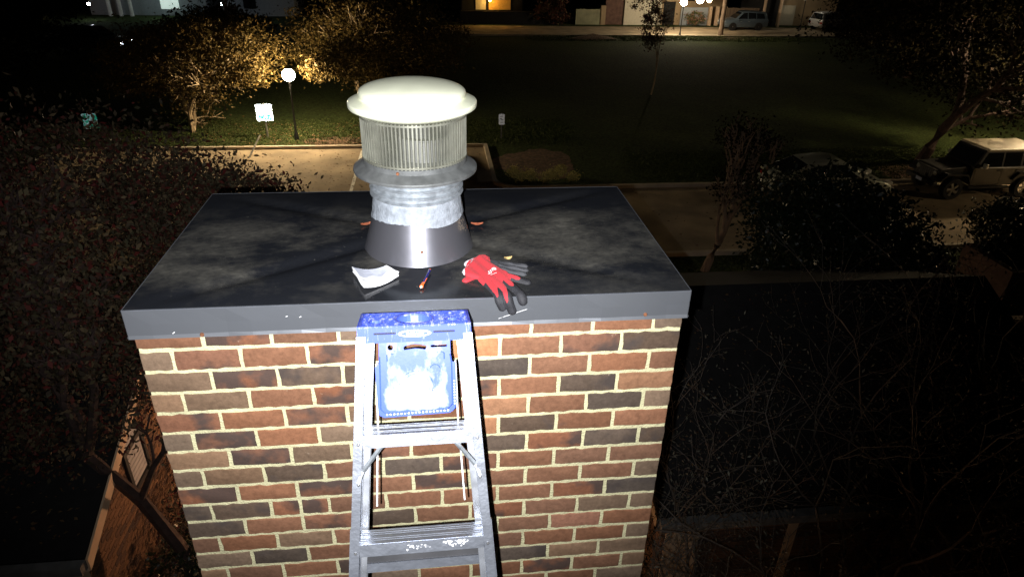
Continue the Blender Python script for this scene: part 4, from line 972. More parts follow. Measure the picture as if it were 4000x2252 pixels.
# ================================================================== LAMPS
def street_lamp(x, y, h, name, label, col, s, r=.2, group=None, n=16, hood=.5):
    z0 = G; e = empty('street_lamp', (x, y, G), label, 'street lamp', group)
    mb = MB(); mb.lathe([(.11, z0), (.11, z0 + .05), (.08, z0 + .25), (.045, z0 + .4), (.038, z0 + h - .32), (.06, z0 + h - .28), (.06, z0 + h - .24)], (x, y, 0), 10); mb.build('post', M['black'], e, smooth=True)
    mb = MB(); zc = z0 + h; mb.lathe([(.06, zc - r * .95)] + [(r * math.cos(R(t_)), zc + r * math.sin(R(t_))) for t_ in range(-65, 61, 18)] + [(r * .4, zc + r * .9)], (x, y, 0), n); mb.build('globe', glow('lamp_glow', col, s), e, smooth=True)
    mb = MB(); mb.lathe([(r * hood, zc + r * .93), (r * hood * .6, zc + r * 1.05), (.02, zc + r * 1.2)], (x, y, 0), n); mb.build('lid', M['black'], e)
    return e
WARM = (1, .74, .42)
street_lamp(-6.09, 29.28, 2.84, '', 'lit globe street lamp beside the parking lot between two trees', (1, .76, .46), 660, .27)
street_lamp(25.5, 23.8, 4.9, '', 'street lamp at the right edge behind the off road car', WARM, 1900, .22, hood=2.4)  # lid widened to keep this lamp's light off the tree crowns
street_lamp(27.5, 15.3, 4.4, '', 'added unseen street lamp beyond the right edge that lights the off road car', WARM, 260, .22, hood=1.6)  # added lamp out of view, brightens the car's near side and the road
street_lamp(22.85, 62.2, 2.83, '', 'lit globe street lamp at the far kerb left of the pole', (1, .82, .58), 460, .28)
street_lamp(36.8, 66.8, 3.0, '', 'small distant street lamp above the pale garage door', (1, .9, .7), 60, .14)
# flood lamps on the house behind the pole
def house_lamp(x, y, z, r, label, col, s, grp='porch lamps on the far houses'):
    e = empty('porch_lamp', (x, y, z), label, 'lamp', grp)
    mb = MB(); mb.lathe([(.001, z - r), (r * .7, z - r * .7), (r, z), (r * .7, z + r * .7), (.001, z + r)], (x, y, 0), 12); mb.build('bulb', glow('porch_glow', col, s), e, smooth=True)
    mb = MB(); mb.box((x - r * .4, y + r * .8, z - r * .4), (x + r * .4, y + r * 2.4, z + r * .4)); mb.build('mount', M['black'], e)
house_lamp(25.75, 66.0, -4.95, .38, 'large glaring porch lamp nearest the pole, left of it', (1, .80, .52), 38)
house_lamp(26.75, 66.2, -5.0, .24, 'smaller porch lamp close beside the large glaring one', (1, .66, .36), 36)
house_lamp(5.9, 69.2, -5.5, .12, 'orange porch lamp on the lit entrance at the top', (1, .55, .12), 260)
for (x, y, z, r, c_, s, lb) in ((-37.9, 70, -7.2, .16, (1, .55, .28), 60, 'orange lamp farthest left among the dark trees'), (-31.3, 70, -6.3, .13, (.85, .92, 1), 60, 'white lamp beside the pale columns at top left'),
                      (-19.5, 70, -6.2, .12, (.75, .85, 1), 60, 'bluish lamp near the top left of the tree tops'), (-15.6, 70, -5.3, .10, (.8, .9, 1), 45, 'small bluish lamp above the lamp-lit tree'), (-25.6, 71.5, -5.3, .26, (.8, 1, .92), 30, 'greenish white lamp on the far pale house'),
                      (41.4, 70, -4.5, .10, (1, .9, .75), 60, 'tiny lamp at top right in the dark trees')):
    house_lamp(x, y, z, r, lb, c_, s)

# ================================================================== SIGNS (retroreflective sheeting returns light the way it came)
def retro(name, c0, c1, mix_scale=14, thr=.5, rough=.26):
    m, t, b = nt(name); L = t.links; N = t.nodes
    g = N.new('ShaderNodeNewGeometry'); L.new(g.outputs['Incoming'], b.inputs['Normal'])
    tc = N.new('ShaderNodeTexCoord'); sp = N.new('ShaderNodeSeparateXYZ'); L.new(tc.outputs['Object'], sp.inputs[0])
    n = N.new('ShaderNodeTexNoise'); n.inputs['Scale'].default_value = mix_scale; n.inputs['Detail'].default_value = 2; L.new(tc.outputs['Object'], n.inputs['Vector'])
    r = N.new('ShaderNodeValToRGB'); L.new(n.outputs[0], r.inputs[0]); r.color_ramp.elements[0].position = thr - .04; r.color_ramp.elements[1].position = thr + .04
    r.color_ramp.elements[0].color = (*c0, 1); r.color_ramp.elements[1].color = (*c1, 1)
    L.new(r.outputs[0], b.inputs['Base Color']); b.inputs['Metallic'].default_value = 1; b.inputs['Roughness'].default_value = rough; return m
def sign(x, y, zb, zt, wd, rz, label, mats, post_top=None, split=.3, cat='sign'):
    e = empty('road_sign', (x, y, G), label, cat); rt = Matrix.Rotation(rz, 3, 'Z')
    mb = MB(); mb.box((x - .03, y + .02, G), (x + .03, y + .06, zt + .03)); mb.build('post', M['gutter'], e)
    def face(z0, z1, m_, nm, dy):
        o_ = plate2d(rrect(-wd / 2, z0, wd / 2, z1, .04 if nm == 'panel' else .005), [], 0, .006, lambda u, v, t_: tuple(rt @ Vector((u, dy - t_, 0)) + Vector((x, y, v)))); return o_.build(nm, m_, e)
    face(zb, zt, mats[0], 'panel', 0)
    if len(mats) > 1:
        P = plate2d(rrect(-wd / 2 * .86, zb + .05, wd / 2 * .86, zb + (zt - zb) * split, .02), [], 0, .004, lambda u, v, t_: tuple(rt @ Vector((u, -.008 - t_, 0)) + Vector((x, y, v)))); P.build('lower_panel', mats[1], e)
    return e
M['rs_white'] = retro('sheet_white', (.95, 1, 1), (.85, 1, .98), 3, .5, .17); M['rs_teal'] = retro('sheet_teal', (.02, .45, .42), (.6, 1, .95), 9, .5, .2); M['rs_green'] = retro('sheet_green', (.02, .30, .20), (.35, .55, .60), 8, .5, .30)
sign(-7.42, 29.6, -6.93, -6.18, .70, R(4), 'bright white square sign with teal lower part on a post left of the lamp', [M['rs_white'], M['rs_teal']], split=.38)
M['rs_dim'] = retro('sheet_dim', (.1, .35, .3), (.5, .6, .7), 5, .5, .33)
M['rs_small'] = retro('sheet_small', (.5, .5, .48), (.32, .32, .3), 30, .5, .36)
sign(-14.35, 28.6, -6.95, -6.3, .56, R(10), 'green and white sign partly behind leaves at the far left', [M['rs_green']])
s3 = sign(3.17, 29.1, -7.05, -6.56, .27, 0, 'small narrow white parking sign on the lawn right of the vent', [M['rs_small']])
mb = MB(); 
for (a, b, c_, d_) in ((-.06, .06, -6.68, -6.65), (-.08, .02, -6.78, -6.75), (-.02, .08, -6.84, -6.81), (-.07, .07, -6.95, -6.93)): mb.box((3.17 + a, 29.086, c_), (3.17 + b, 29.09, d_))
mb.build('sign_marks', M['black'], s3)
# broken pale stake by the lot
mb = MB(); mb.tube([(-7.6, 26.6, G), (-7.2, 27.4, G + .75)], [.04, .03], 6); tag(mb.build('leaning_stake', M['white']), 'pale stake leaning in the leaves left of the parking lot', 'stake')

# ================================================================== VEHICLES
def carpaint(name, col, metal=.35, rough=.3): return mat(name, col, rough, metal, vary=.04, coat=.6)
def wheel(root, x, y, r, w_, side, rimm=None, spokes=7):
    mb = MB(); ys = side
    mb.lathe([(r * .62, y - w_ / 2), (r * .93, y - w_ / 2), (r, y - w_ * .35), (r, y + w_ * .35), (r * .93, y + w_ / 2), (r * .62, y + w_ / 2)], (x, 0, r), 28, axis='y', close=True)
    wh = mb.build('wheel', M['tyre'], root, smooth=True)
    mb = MB(); yo = y + side * w_ * .36
    for k in range(spokes):
        a = 2 * math.pi * k / spokes; ca_, sa_ = math.cos(a), math.sin(a); q = []
        for rr, hw in ((r * .1, .035), (r * .6, .05)):
            for yy in (yo - .015, yo + .015):
                for s_ in (-1, 1): q.append((x + rr * ca_ - s_ * hw * sa_, yy, r + rr * sa_ + s_ * hw * ca_))
        mb.hexa([q[0], q[1], q[3], q[2], q[4], q[5], q[7], q[6]])
    mb.lathe([(r * .60, yo - .04), (r * .64, yo - .02), (r * .64, yo + .02), (r * .60, yo + .02)], (x, 0, r), 28, axis='y', close=True)
    mb.lathe([(.001, yo + side * .03), (r * .15, yo + side * .025), (r * .17, yo)], (x, 0, r), 12, axis='y')
    rb = mb.build('rim', rimm or M['rim'], wh, smooth=True)
    return wh
def sidepanel(root, pts, hwf, th, m, nm):
    """pane on both sides following the sloping cabin side"""
    for s_ in (-1, 1):
        n = len(pts); vs = [(x, s_ * (hwf(z) - .01), z) for x, z in pts] + [(x, s_ * (hwf(z) + th), z) for x, z in pts]
        mb = MB(); mb.add(vs, [tuple(range(n)), tuple(range(2 * n - 1, n - 1, -1))] + [(i, n + i, n + (i + 1) % n, (i + 1) % n) for i in range(n)]); mb.build(nm, m, root)
def offroad(loc, rz):
    e = local(empty('off_road_car', loc, 'dark boxy off road car with tan hard top parked at the right edge', 'car', rz=rz))
    pt = carpaint('jeep_paint', (.05, .047, .042), .2, .35); tanr = mat('hard_top', (.48, .42, .30), .45, vary=.08); blk = M['black']
    hb = lambda z: .80 - max(0, z - 1.1) * .10
    mb = MB(); mb.prism([(-2.1, .55), (-2.12, 1.18), (.78, 1.20), (.80, .62), (.72, .5), (-1.0, .5), (-1.95, .5)], 0, 0, hw=hb); mb.build('body', pt, e, bevel=.03)
    mb = MB(); mb.prism([(.78, .6), (.78, 1.20), (1.95, 1.10), (2.02, 1.02), (2.02, .62)], 0, 0, hw=lambda z: .62); mb.build('bonnet', mat('jeep_hood_shaded', (.02, .02, .022), .45, .1), e, bevel=.03)  # bonnet darker than the body: the shade on it is painted in
    mb = MB(); mb.box((2.015, -.55, .66), (2.05, .55, 1.06)); gr = mb.build('grille', blk, e)
    for k in range(7):
        mb = MB(); mb.box((2.05, -.36 + k * .11, .72), (2.058, -.31 + k * .11, 1.0)); mb.build('grille_slot', M['groove'], gr)
    for s_ in (-1, 1):
        mb = MB(); mb.lathe([(.001, 2.075), (.07, 2.07), (.09, 2.05), (.09, 2.04)], (0, s_ * .47, .92), 16, axis='x'); mb.build('headlight', M['rim'], e, smooth=True)
        mb = MB(); mb.lathe([(.001, 2.19), (.05, 2.185), (.06, 2.16)], (0, s_ * .50, .58), 12, axis='x'); mb.build('fog_light', M['rim'], e, smooth=True)
    mb = MB(); mb.box((2.08, -.78, .50), (2.26, .78, .66)); mb.build('bumper', blk, e, bevel=.03)
    mb = MB(); mb.box((2.262, -.16, .52), (2.27, .16, .64)); mb.build('number_plate', M['rs_small'], e)
    # fenders: trapezoid arches
    for cx in (1.475, -1.475):
        for s_ in (-1, 1):
            yo0, yo1 = sorted((s_ * .60, s_ * .93)); mb = MB()
            for a, b in (((cx - .62, .62), (cx - .45, .92)), ((cx - .45, .92), (cx + .38, .95)), ((cx + .38, .95), (cx + .60, .72))):
                mb.hexa([(a[0], yo0, a[1]), (b[0], yo0, b[1]), (b[0], yo1, b[1]), (a[0], yo1, a[1]), (a[0], yo0, a[1] + .06), (b[0], yo0, b[1] + .06), (b[0], yo1, b[1] + .06), (a[0], yo1, a[1] + .06)])
            mb.build('mudguard', blk, e)
    # cabin
    hc = lambda z: .78 - max(0, z - 1.18) * .16
    mb = MB(); mb.prism([(-2.08, 1.19), (-2.02, 1.76), (.36, 1.76), (.72, 1.19)], 0, 0, hw=hc); mb.build('cabin', blk, e)
    mb = MB(); mb.prism([(-2.08, 1.76), (-2.04, 1.84), (.30, 1.86), (.42, 1.77)], 0, 0, hw=lambda z: .74); mb.build('hard_top', tanr, e, bevel=.03)
    mb = MB(); mb.box((-2.0, -.7, 1.842), (-1.9, .7, 1.86)); 
    sidepanel(e, [(-.34, 1.22), (-.34, 1.72), (.30, 1.72), (.56, 1.22)], hc, .008, M['carglass'], 'front_door_glass')
    sidepanel(e, [(-1.12, 1.22), (-1.12, 1.72), (-.42, 1.72), (-.42, 1.22)], hc, .008, M['carglass'], 'rear_door_glass')
    sidepanel(e, [(-1.95, 1.24), (-1.92, 1.70), (-1.22, 1.70), (-1.22, 1.24)], hc, .008, M['carglass'], 'quarter_glass')
    mb = MB(); mb.hexa([(.70, -.66, 1.24), (.745, -.66, 1.24), (.745, .66, 1.24), (.70, .66, 1.24), (.40, -.6, 1.70), (.445, -.6, 1.70), (.445, .6, 1.70), (.40, .6, 1.70)]); mb.build('windscreen', M['carglass'], e)
    mb = MB()
    for a, b in (((.735, -.72, 1.2), (.40, -.68, 1.78)), ((.735, .72, 1.2), (.40, .68, 1.78)), ((.40, -.68, 1.78), (.40, .68, 1.78))): mb.tube([a, b], .035, 6)
    mb.build('windscreen_frame', blk, e)
    for s_ in (-1, 1):
        for (xa, xb) in ((-.38, .70), (-1.16, -.40)):
            mb = MB(); y = sorted((s_ * .80, s_ * .808)); mb.box((xa, y[0], .56), (xb, y[1], 1.17)); d_ = mb.build('door', pt, e, bevel=.003, seg=1)
            mb = MB(); y = sorted((s_ * .808, s_ * .835)); mb.box((xa + .05, y[0], 1.06), (xa + .2, y[1], 1.10)); mb.build('handle', blk, d_)
        mb = MB(); y = sorted((s_ * .84, s_ * 1.02)); mb.box((.42, y[0], 1.20), (.50, y[1], 1.38)); mb.build('mirror', M['rim'], e, bevel=.015)
        mb = MB(); y = sorted((s_ * .78, s_ * .90)); mb.box((-.85, y[0], .42), (.85, y[1], .48)); mb.build('side_step', blk, e)
    for cx in (1.475, -1.475):
        for s_ in (-1, 1): wheel(e, cx, s_ * .79, .41, .27, s_, spokes=5)
    mb = MB(); mb.lathe([(.2, -2.16), (.38, -2.16), (.41, -2.2), (.41, -2.36), (.38, -2.4), (.2, -2.4)], (0, 0, 1.0), 24, axis='x', close=True); mb.build('spare_wheel', M['tyre'], e, smooth=True)
    mb = MB(); mb.box((-2.24, -.78, .5), (-2.1, .78, .64)); mb.build('rear_bumper', blk, e)
    return e
offroad((20.66, 21.22, G + .004), math.pi + R(1.5))
def sedan(name, loc, rz, label, paint, low, cab, hwB=.88, r=.32, wb=1.32, L=2.2, glass=None, lights=True, cat='car', tail=None):
    e = local(empty(name, loc, label, cat, rz=rz))
    hb = lambda z: hwB - .05 * abs(z - .6) * 1.2
    mb = MB(); mb.prism(low, 0, 0, hw=hb); mb.build('body', paint, e, bevel=.05, smooth=True, auto=45)
    zb = min(z for x, z in cab); hc = lambda z: hwB - .06 - max(0, z - zb) * .38
    mb = MB(); mb.prism(cab, 0, 0, hw=hc); mb.build('cabin', paint, e, bevel=.05, smooth=True, auto=45)
    if glass:
        for g_ in glass: sidepanel(e, g_, hc, .008, M['carglass'], 'side_window')
    # front and rear screens from the cabin profile ends
    (xa, za), (xb, zb_) = cab[-1], cab[-2]      # front base, front top
    for (p0, p1, nm) in ((cab[-1], cab[-2], 'windscreen'), (cab[0], cab[1], 'rear_window')):
        d = Vector((p1[0] - p0[0], 0, p1[1] - p0[1])); nn = Vector((d.z, 0, -d.x)).normalized(); nn = nn if (nn.x > 0) == (nm == 'windscreen') else -nn
        a = Vector((p0[0], 0, p0[1])) + d * .1; b = Vector((p0[0], 0, p0[1])) + d * .9; h0, h1 = hc(a.z) - .07, hc(b.z) - .06; o_ = nn * .006
        mb = MB(); mb.hexa([tuple(a + Vector((0, -h0, 0)) - nn * .02), tuple(a + Vector((0, h0, 0)) - nn * .02), tuple(b + Vector((0, h1, 0)) - nn * .02), tuple(b + Vector((0, -h1, 0)) - nn * .02),
                            tuple(a + Vector((0, -h0, 0)) + o_), tuple(a + Vector((0, h0, 0)) + o_), tuple(b + Vector((0, h1, 0)) + o_), tuple(b + Vector((0, -h1, 0)) + o_)]); mb.build(nm, M['carglass'], e)
    for cx in (wb, -wb):
        for s_ in (-1, 1):
            mb = MB(); y = sorted((s_ * (hwB - .10), s_ * (hwB + .004))); mb.lathe([(.001, y[0]), (r * 1.13, y[0]), (r * 1.13, y[1]), (.001, y[1])], (cx, 0, r), 24, axis='y'); mb.build('wheel_arch', M['black'], e)
            wheel(e, cx, s_ * (hwB - .09), r, .2, s_, spokes=8)
    fx = max(x for x, z in low); rx = min(x for x, z in low)
    for s_ in (-1, 1):
        y = sorted((s_ * (hwB - .34), s_ * (hwB - .05)))
        mb = MB(); mb.box((fx - .24, y[0], .60), (fx + .014, y[1], .74)); mb.build('headlight', M['lamp_lens'], e, bevel=.03)
        mb = MB(); mb.box((rx - .014, y[0], .68), (rx + .16, y[1], .82)); mb.build('tail_light', tail or M['tail'], e, bevel=.02)
        y = sorted((s_ * (hwB - .01), s_ * (hwB + .14))); mb = MB(); mb.box((cab[-1][0] - .42, y[0], .93), (cab[-1][0] - .26, y[1], 1.05)); mb.build('mirror', paint, e, bevel=.03)
        for xx in (-.35, .45):
            y = sorted((s_ * (hwB - .012), s_ * (hwB + .016))); mb = MB(); mb.box((xx, y[0], .80), (xx + .16, y[1], .83)); mb.build('door_handle', M['rim'], e)
    return e
M['lamp_lens'] = mat('lamp_lens', (.8, .8, .75), .15, .3, vary=.05); M['tail'] = mat('tail_lens', (.35, .02, .015), .2)
low = [(-2.2, .35), (-2.22, .72), (-2.12, .92), (-1.2, .98), (1.0, .92), (1.9, .74), (2.2, .58), (2.22, .34), (2.0, .22), (-2.0, .22)]
cab = [(-1.95, .93), (-1.0, 1.40), (-.1, 1.48), (.35, 1.42), (1.3, .86)]
gl = [[(-1.3, .98), (-.85, 1.30), (-.3, 1.36), (-.3, .95)], [(-.22, .95), (-.22, 1.37), (.25, 1.34), (.85, .93)]]
sedan('parked_car', (14.55, 21.15, G + .004), 0, 'silver green hatchback facing the off road car, half behind a dark tree', carpaint('silver_paint', (.42, .46, .41), .4, .3), low, cab, glass=gl)
suvl = [(-2.25, .4), (-2.28, .95), (-2.2, 1.02), (1.15, 1.02), (2.1, .9), (2.25, .7), (2.25, .4), (2.0, .28), (-2.0, .28)]
suvc = [(-2.22, 1.0), (-2.0, 1.66), (-.2, 1.72), (.35, 1.66), (1.15, 1.0)]
sg_ = [[(-1.9, 1.08), (-1.78, 1.5), (-1.05, 1.56), (-1.05, 1.06)], [(-.97, 1.06), (-.97, 1.57), (-.2, 1.6), (-.2, 1.05)], [(-.12, 1.05), (-.12, 1.6), (.28, 1.56), (.85, 1.05)]]
sedan('parked_car', (-1.45, 25.15, G + .008), R(90), 'dark parked car in the lot almost hidden behind the chimney vent', carpaint('dark_paint', (.02, .02, .022), .1, .3), suvl, suvc, hwB=.93, r=.36, glass=sg_)
sedan('parked_car', (30.75, 66.9, G + .004), math.pi, 'blue grey hatchback parked on the far street right of the pole', carpaint('blue_paint', (.12, .16, .20), .3, .3), suvl, suvc, hwB=.9, r=.34, glass=sg_)
sedan('parked_car', (40.2, 67.2, G + .004), R(20), 'pale car half behind dark trees at the far right of the far street', carpaint('white_car_paint', (.5, .5, .5), .2, .3), suvl, suvc, hwB=.9, r=.34, glass=sg_)

hc_ = sedan('parked_car', (-23.9, 52.85, G + .004), R(-9), 'distant dark car with both headlights lit among the trees at upper left', carpaint('night_paint', (.03, .03, .035), .1, .3), suvl, suvc, hwB=.9, r=.34, glass=sg_)
M['head_on'] = glow('headlight_on', (.85, .93, 1), 26)
for o_ in [o_ for o_ in bpy.data.objects if o_.parent == hc_ and o_.name.startswith('headlight')]:
    o_.data = o_.data.copy(); o_.data.materials.clear(); o_.data.materials.append(M['head_on'])
# ================================================================== FAR SIDE: fences, walls, houses
def wallthing(name, cat, label, x0, x1, z1, y, m, planks=0, th=.15, z0=G, parts=None, group=None):
    e = empty(name, ((x0 + x1) / 2, y, z0), label, cat, group)
    if planks:
        w2 = (x1 - x0) / planks
        for k in range(planks):
            mb = MB(); dz = rnd.uniform(-.03, .03); mb.box((x0 + k * w2 + .006, y + rnd.uniform(-.01, .01), z0), (x0 + (k + 1) * w2 - .006, y + .03, z1 + dz)); mb.build('plank', m, e)
        mb = MB(); mb.box((x0, y + .035, z0 + .3), (x1, y + .1, z0 + .4)); mb.box((x0, y + .035, z1 - .3), (x1, y + .1, z1 - .2)); mb.build('rail', m, e)
    else:
        mb = MB(); mb.box((x0, y, z0), (x1, y + th, z1)); mb.build('wall', m, e)
    return e
YF = 69.5
M['siding'] = mat('white_siding', (.50, .46, .36), .8, vary=.06); M['tan'] = mat('tan_wall', (.30, .22, .13), .9, vary=.15, scale=.8); M['redbrick'] = mat('red_wall', (.11, .06, .045), .9, vary=.3, scale=3); M['orangewall'] = mat('ochre_wall', (.6, .36, .09), .8, vary=.1)
M['bluegrey'] = mat('blue_grey_wall', (.30, .33, .36), .8, vary=.1)
wallthing('wooden_fence', 'fence', 'pale greenish board fence left of the pillar on the far street', 14.5, 17.0, -6.25, YF, M['palewood'], 14)
wallthing('brick_pillar', 'pillar', 'tan gate pillar between the board fence and a red wall, far street', 17.02, 17.5, -5.9, YF - .1, M['tan'], th=.5)
e = wallthing('garden_wall', 'wall', 'reddish garden wall right of the tan pillar, far street', 17.5, 19.35, -5.4, YF + .2, M['redbrick'])
hs = wallthing('far_house', 'house', 'white sided house end behind the thin dark tree, far street', 19.4, 23.2, -3.4, YF, M['siding'], th=6)
for k in range(22):
    mb = MB(); mb.hexa([(19.4, YF - .03, G + k * .19), (23.2, YF - .03, G + k * .19), (23.2, YF - .002, G + k * .19), (19.4, YF - .002, G + k * .19), (19.4, YF - .012, G + k * .19 + .18), (23.2, YF - .012, G + k * .19 + .18), (23.2, YF - .002, G + k * .19 + .18), (19.4, YF - .002, G + k * .19 + .18)]); mb.build('clapboard', M['siding'], hs)
e = wallthing('far_house', 'house', 'dark doored tan building beside the left far street lamp', 23.2, 25.3, -3.6, YF + .3, M['tan'], th=5)
mb = MB(); mb.box((23.5, YF + .24, G), (24.7, YF + .29, -5.5)); mb.build('door', M['shingle'], e)
e = wallthing('garden_wall', 'wall', 'blue grey lit wall behind the flowering shrub, far street', 25.3, 28.1, -6.0, YF, M['bluegrey'])
e = wallthing('far_house', 'house', 'tan house front glowing under the glaring porch lamps', 25.3, 30.0, -3.4, YF + 1.2, M['tan'], th=5)
mb = MB(); mb.box((26.2, YF + 1.12, -5.5), (27.4, YF + 1.18, -4.3)); mb.build('window', M['carglass'], e)
for k in range(3):
    mb = MB(); mb.box((28.2 + k * .75, YF - .1, G), (28.5 + k * .75, YF + .2, -5.9)); tag(mb.build('gate_post', M['fascia']), ('pale gate post, left one of three by the pole', 'pale gate post, middle one of three by the pole', 'pale gate post, right one of three by the pole')[k], 'post', 'pale gate posts by the pole')
wallthing('wooden_fence', 'fence', 'brown board fence behind the blue grey hatchback', 29.95, 33.5, -6.0, YF, M['wood'], 16)
e = wallthing('far_house', 'house', 'dark house with a wooden porch frame right of the blue grey hatchback', 33.55, 35.4, -4.6, YF - .2, M['shingle'], th=5)
mb = MB(); mb.box((33.5, YF - 1.0, G), (33.7, YF - .8, -4.8)); mb.box((35.2, YF - 1.0, G), (35.4, YF - .8, -4.8)); mb.box((33.4, YF - 1.05, -5.0), (35.5, YF - .75, -4.8)); mb.build('porch_frame', M['fascia'], e)
e = wallthing('far_house', 'house', 'tan building with one pale garage door at the right of the far street', 35.4, 42, -4.2, YF + .4, M['tan'], th=5)
mb = MB(); mb.box((35.85, YF + .3, G + .05), (37.5, YF + .39, -5.75)); dr = mb.build('garage_door', M['siding'], e)
for k in range(4):
    mb = MB(); mb.box((35.9, YF + .285, G + .1 + k * .46), (37.45, YF + .298, G + .5 + k * .46)); mb.build('door_panel', M['siding'], dr)
e = wallthing('far_house', 'house', 'dark house with the ochre lit entrance at the top of the picture', 3.2, 9.2, -3.6, YF + .6, M['shingle'], th=6)
mb = MB(); mb.box((4.55, YF + .5, -6.45), (5.55, YF + .58, -4.2)); mb.build('white_door', M['siding'], e)
mb = MB(); mb.box((5.85, YF + .5, -6.45), (8.0, YF + .58, -4.2)); pn_ = mb.build('ochre_entrance', M['orangewall'], e)
for x_ in (6.6, 7.3):
    mb = MB(); mb.box((x_, YF + .44, -6.45), (x_ + .1, YF + .5, -4.2)); mb.build('entrance_post', M['wood'], pn_)
e = wallthing('hedge_wall', 'wall', 'dark low wall below the ochre lit entrance, far street', 3.0, 13.2, -6.5, YF - .4, M['shingle'], th=.3)
e = wallthing('far_house', 'house', 'pale bluish house with white columns at the top left', -33, -22, -3.2, 74, M['bluegrey'], th=6)
for k, x_ in enumerate((-30.9, -29.9, -28.9)):
    mb = MB(); mb.lathe([(.22, -8), (.18, -7.8), (.17, -4.2), (.24, -4.0)], (x_, 73.2, 0), 10); mb.build('column', M['white'], e)
mb = MB(); mb.box((-26.3, 73.9, -7.1), (-24.6, 73.99, -5.2)); mb.build('lit_window', glow('lit_window', (.75, .95, .85), .55), e)
e = wallthing('far_house', 'house', 'grey house behind the tops of the lamp lit trees', -20.5, -13.5, -3.4, 74, M['bluegrey'], th=6)
mb = MB(); mb.box((-18.4, 73.9, -7.0), (-17.2, 73.99, -5.9)); mb.build('window', M['carglass'], e)
# tree-trunk-like utility pole
mb = MB(); mb.lathe([(.30, G - .05), (.22, G + .25), (.20, G + 4), (.17, G + 7.5)], (27.05, 63.0, 0), 12); mb.build('utility_pole', M['bark'], smooth=True); tag(bpy.data.objects['utility_pole'], 'thick dark pole standing between the lamps and the hatchback on the far street', 'pole')
# fence and brick enclosure beyond the right-hand garage
e = empty('wooden_fence', (11, 8.9, G), 'brown board fence with two rails and dark posts at the right edge beyond the garage', 'fence')
for k in range(44):
    x = 8.6 + k * .135; mb = MB(); mb.box((x, 8.93, G + .05), (x + .12, 8.96, -5.85 + rnd.uniform(-.02, .02))); mb.build('plank', M['wood'], e)
mb = MB(); mb.box((8.6, 8.84, -5.84), (14.5, 8.98, -5.76)); mb.build('rail', M['fascia'], e)
mb = MB(); mb.box((8.6, 8.86, -6.75), (14.5, 8.925, -6.66)); mb.build('rail', M['wood'], e)
for x in (8.7, 10.72, 12.3, 14.1):
    mb = MB(); mb.box((x, 8.74, G), (x + .14, 8.85, -5.6)); mb.build('post', M['bark_dark'], e)
e = empty('brick_enclosure', (15.9, 13.2, G), 'dark brick bin enclosure with its lit face painted pale beyond the board fence', 'enclosure')
mb = MB(); mb.box((14.7, 12.2, G), (17.4, 12.4, -6.5)); mb.box((14.7, 12.4, G), (14.9, 14.0, -6.5)); mb.box((17.2, 12.4, G), (17.4, 14.0, -6.5)); mb.box((14.9, 13.8, G), (17.2, 14.0, -6.5)); mb.build('wall', M['redbrick'], e)
mb = MB(); mb.box((15.7, 12.14, G + .35), (17.1, 12.19, -6.75)); mb.build('panel', M['bluegrey'], e)  # light on this brick face, painted as a pale panel

# ================================================================== TREES
def tree(name, label, cat, base, d0, ln, r, depth, barkm, leafm, nleaf, lsize, spread=.6, up=.25, kids=(2, 3), shrink=.74, rs=.66, crown=None, wig=.12, group=None, sp=.35, aspect=.5, n=6, stems=1):
    e = empty(name, base, label, cat, group); B = Branches()
    for s_ in range(stems):
        dd = Vector(d0) + Vector((rnd.gauss(0, .22), rnd.gauss(0, .22), 0)) * (stems > 1)
        B.grow(Vector(base) + Vector((rnd.gauss(0, .08), rnd.gauss(0, .08), -.05)) * (stems > 1), dd, ln, r, depth, spread, up, kids, shrink, rs, n, wig)
    t_ = B.mb.build('branches' if cat in ('shrub', 'bush') else 'trunk', barkm, e, smooth=True)
    P = []
    if nleaf:
        tips = np.array(B.tips); k = int(nleaf * (0.5 if crown else 1)); idx = nr.integers(0, len(tips), k); P = tips[idx] + nr.normal(size=(k, 3)) * sp
        if crown:
            for (c_, r_, kk, per, cr) in crown:
                Q, _ = clumps(c_, r_, kk, per, cr); P = np.vstack([P, Q])
        P = P[P[:, 2] > G + .05]
        roofz = -5.5 + np.minimum(P[:, 1] - 4.15, 10.85 - P[:, 1]) * .4478 + .07
        hit = (P[:, 1] > 4.0) & (P[:, 1] < 11.0) & (((P[:, 0] < -4.1) & (P[:, 0] > -19.1)) | ((P[:, 0] > 2.7) & (P[:, 0] < 9.35))) & (P[:, 2] < roofz)
        P = P[~hit]
        o = leaves('foliage' if cat in ('shrub', 'bush') else 'crown', P, lsize, leafm, e, aspect=aspect); o['kind'] = 'stuff'
    return e
M['l_red'] = leafmat('red_leaves', [(.03, .022, .014), (.06, .045, .028), (.085, .062, .038), (.14, .105, .06), (.055, .052, .03), (.045, .034, .022), (.12, .022, .02), (.07, .042, .028)])
M['l_amber'] = leafmat('amber_leaves', [(.035, .024, .007), (.065, .044, .012), (.095, .062, .018), (.055, .045, .014)])
M['l_green'] = leafmat('dark_green_leaves', [(.010, .016, .009), (.018, .026, .012), (.028, .036, .017)], rough=.35, spec=.3)
M['l_mix'] = leafmat('mixed_leaves', [(.006, .0055, .003), (.011, .009, .004), (.018, .014, .006), (.008, .010, .004)], rough=.9, spec=.03)
M['l_grey'] = leafmat('grey_leaves', [(.05, .05, .038), (.10, .095, .07), (.14, .13, .10), (.08, .05, .04)])
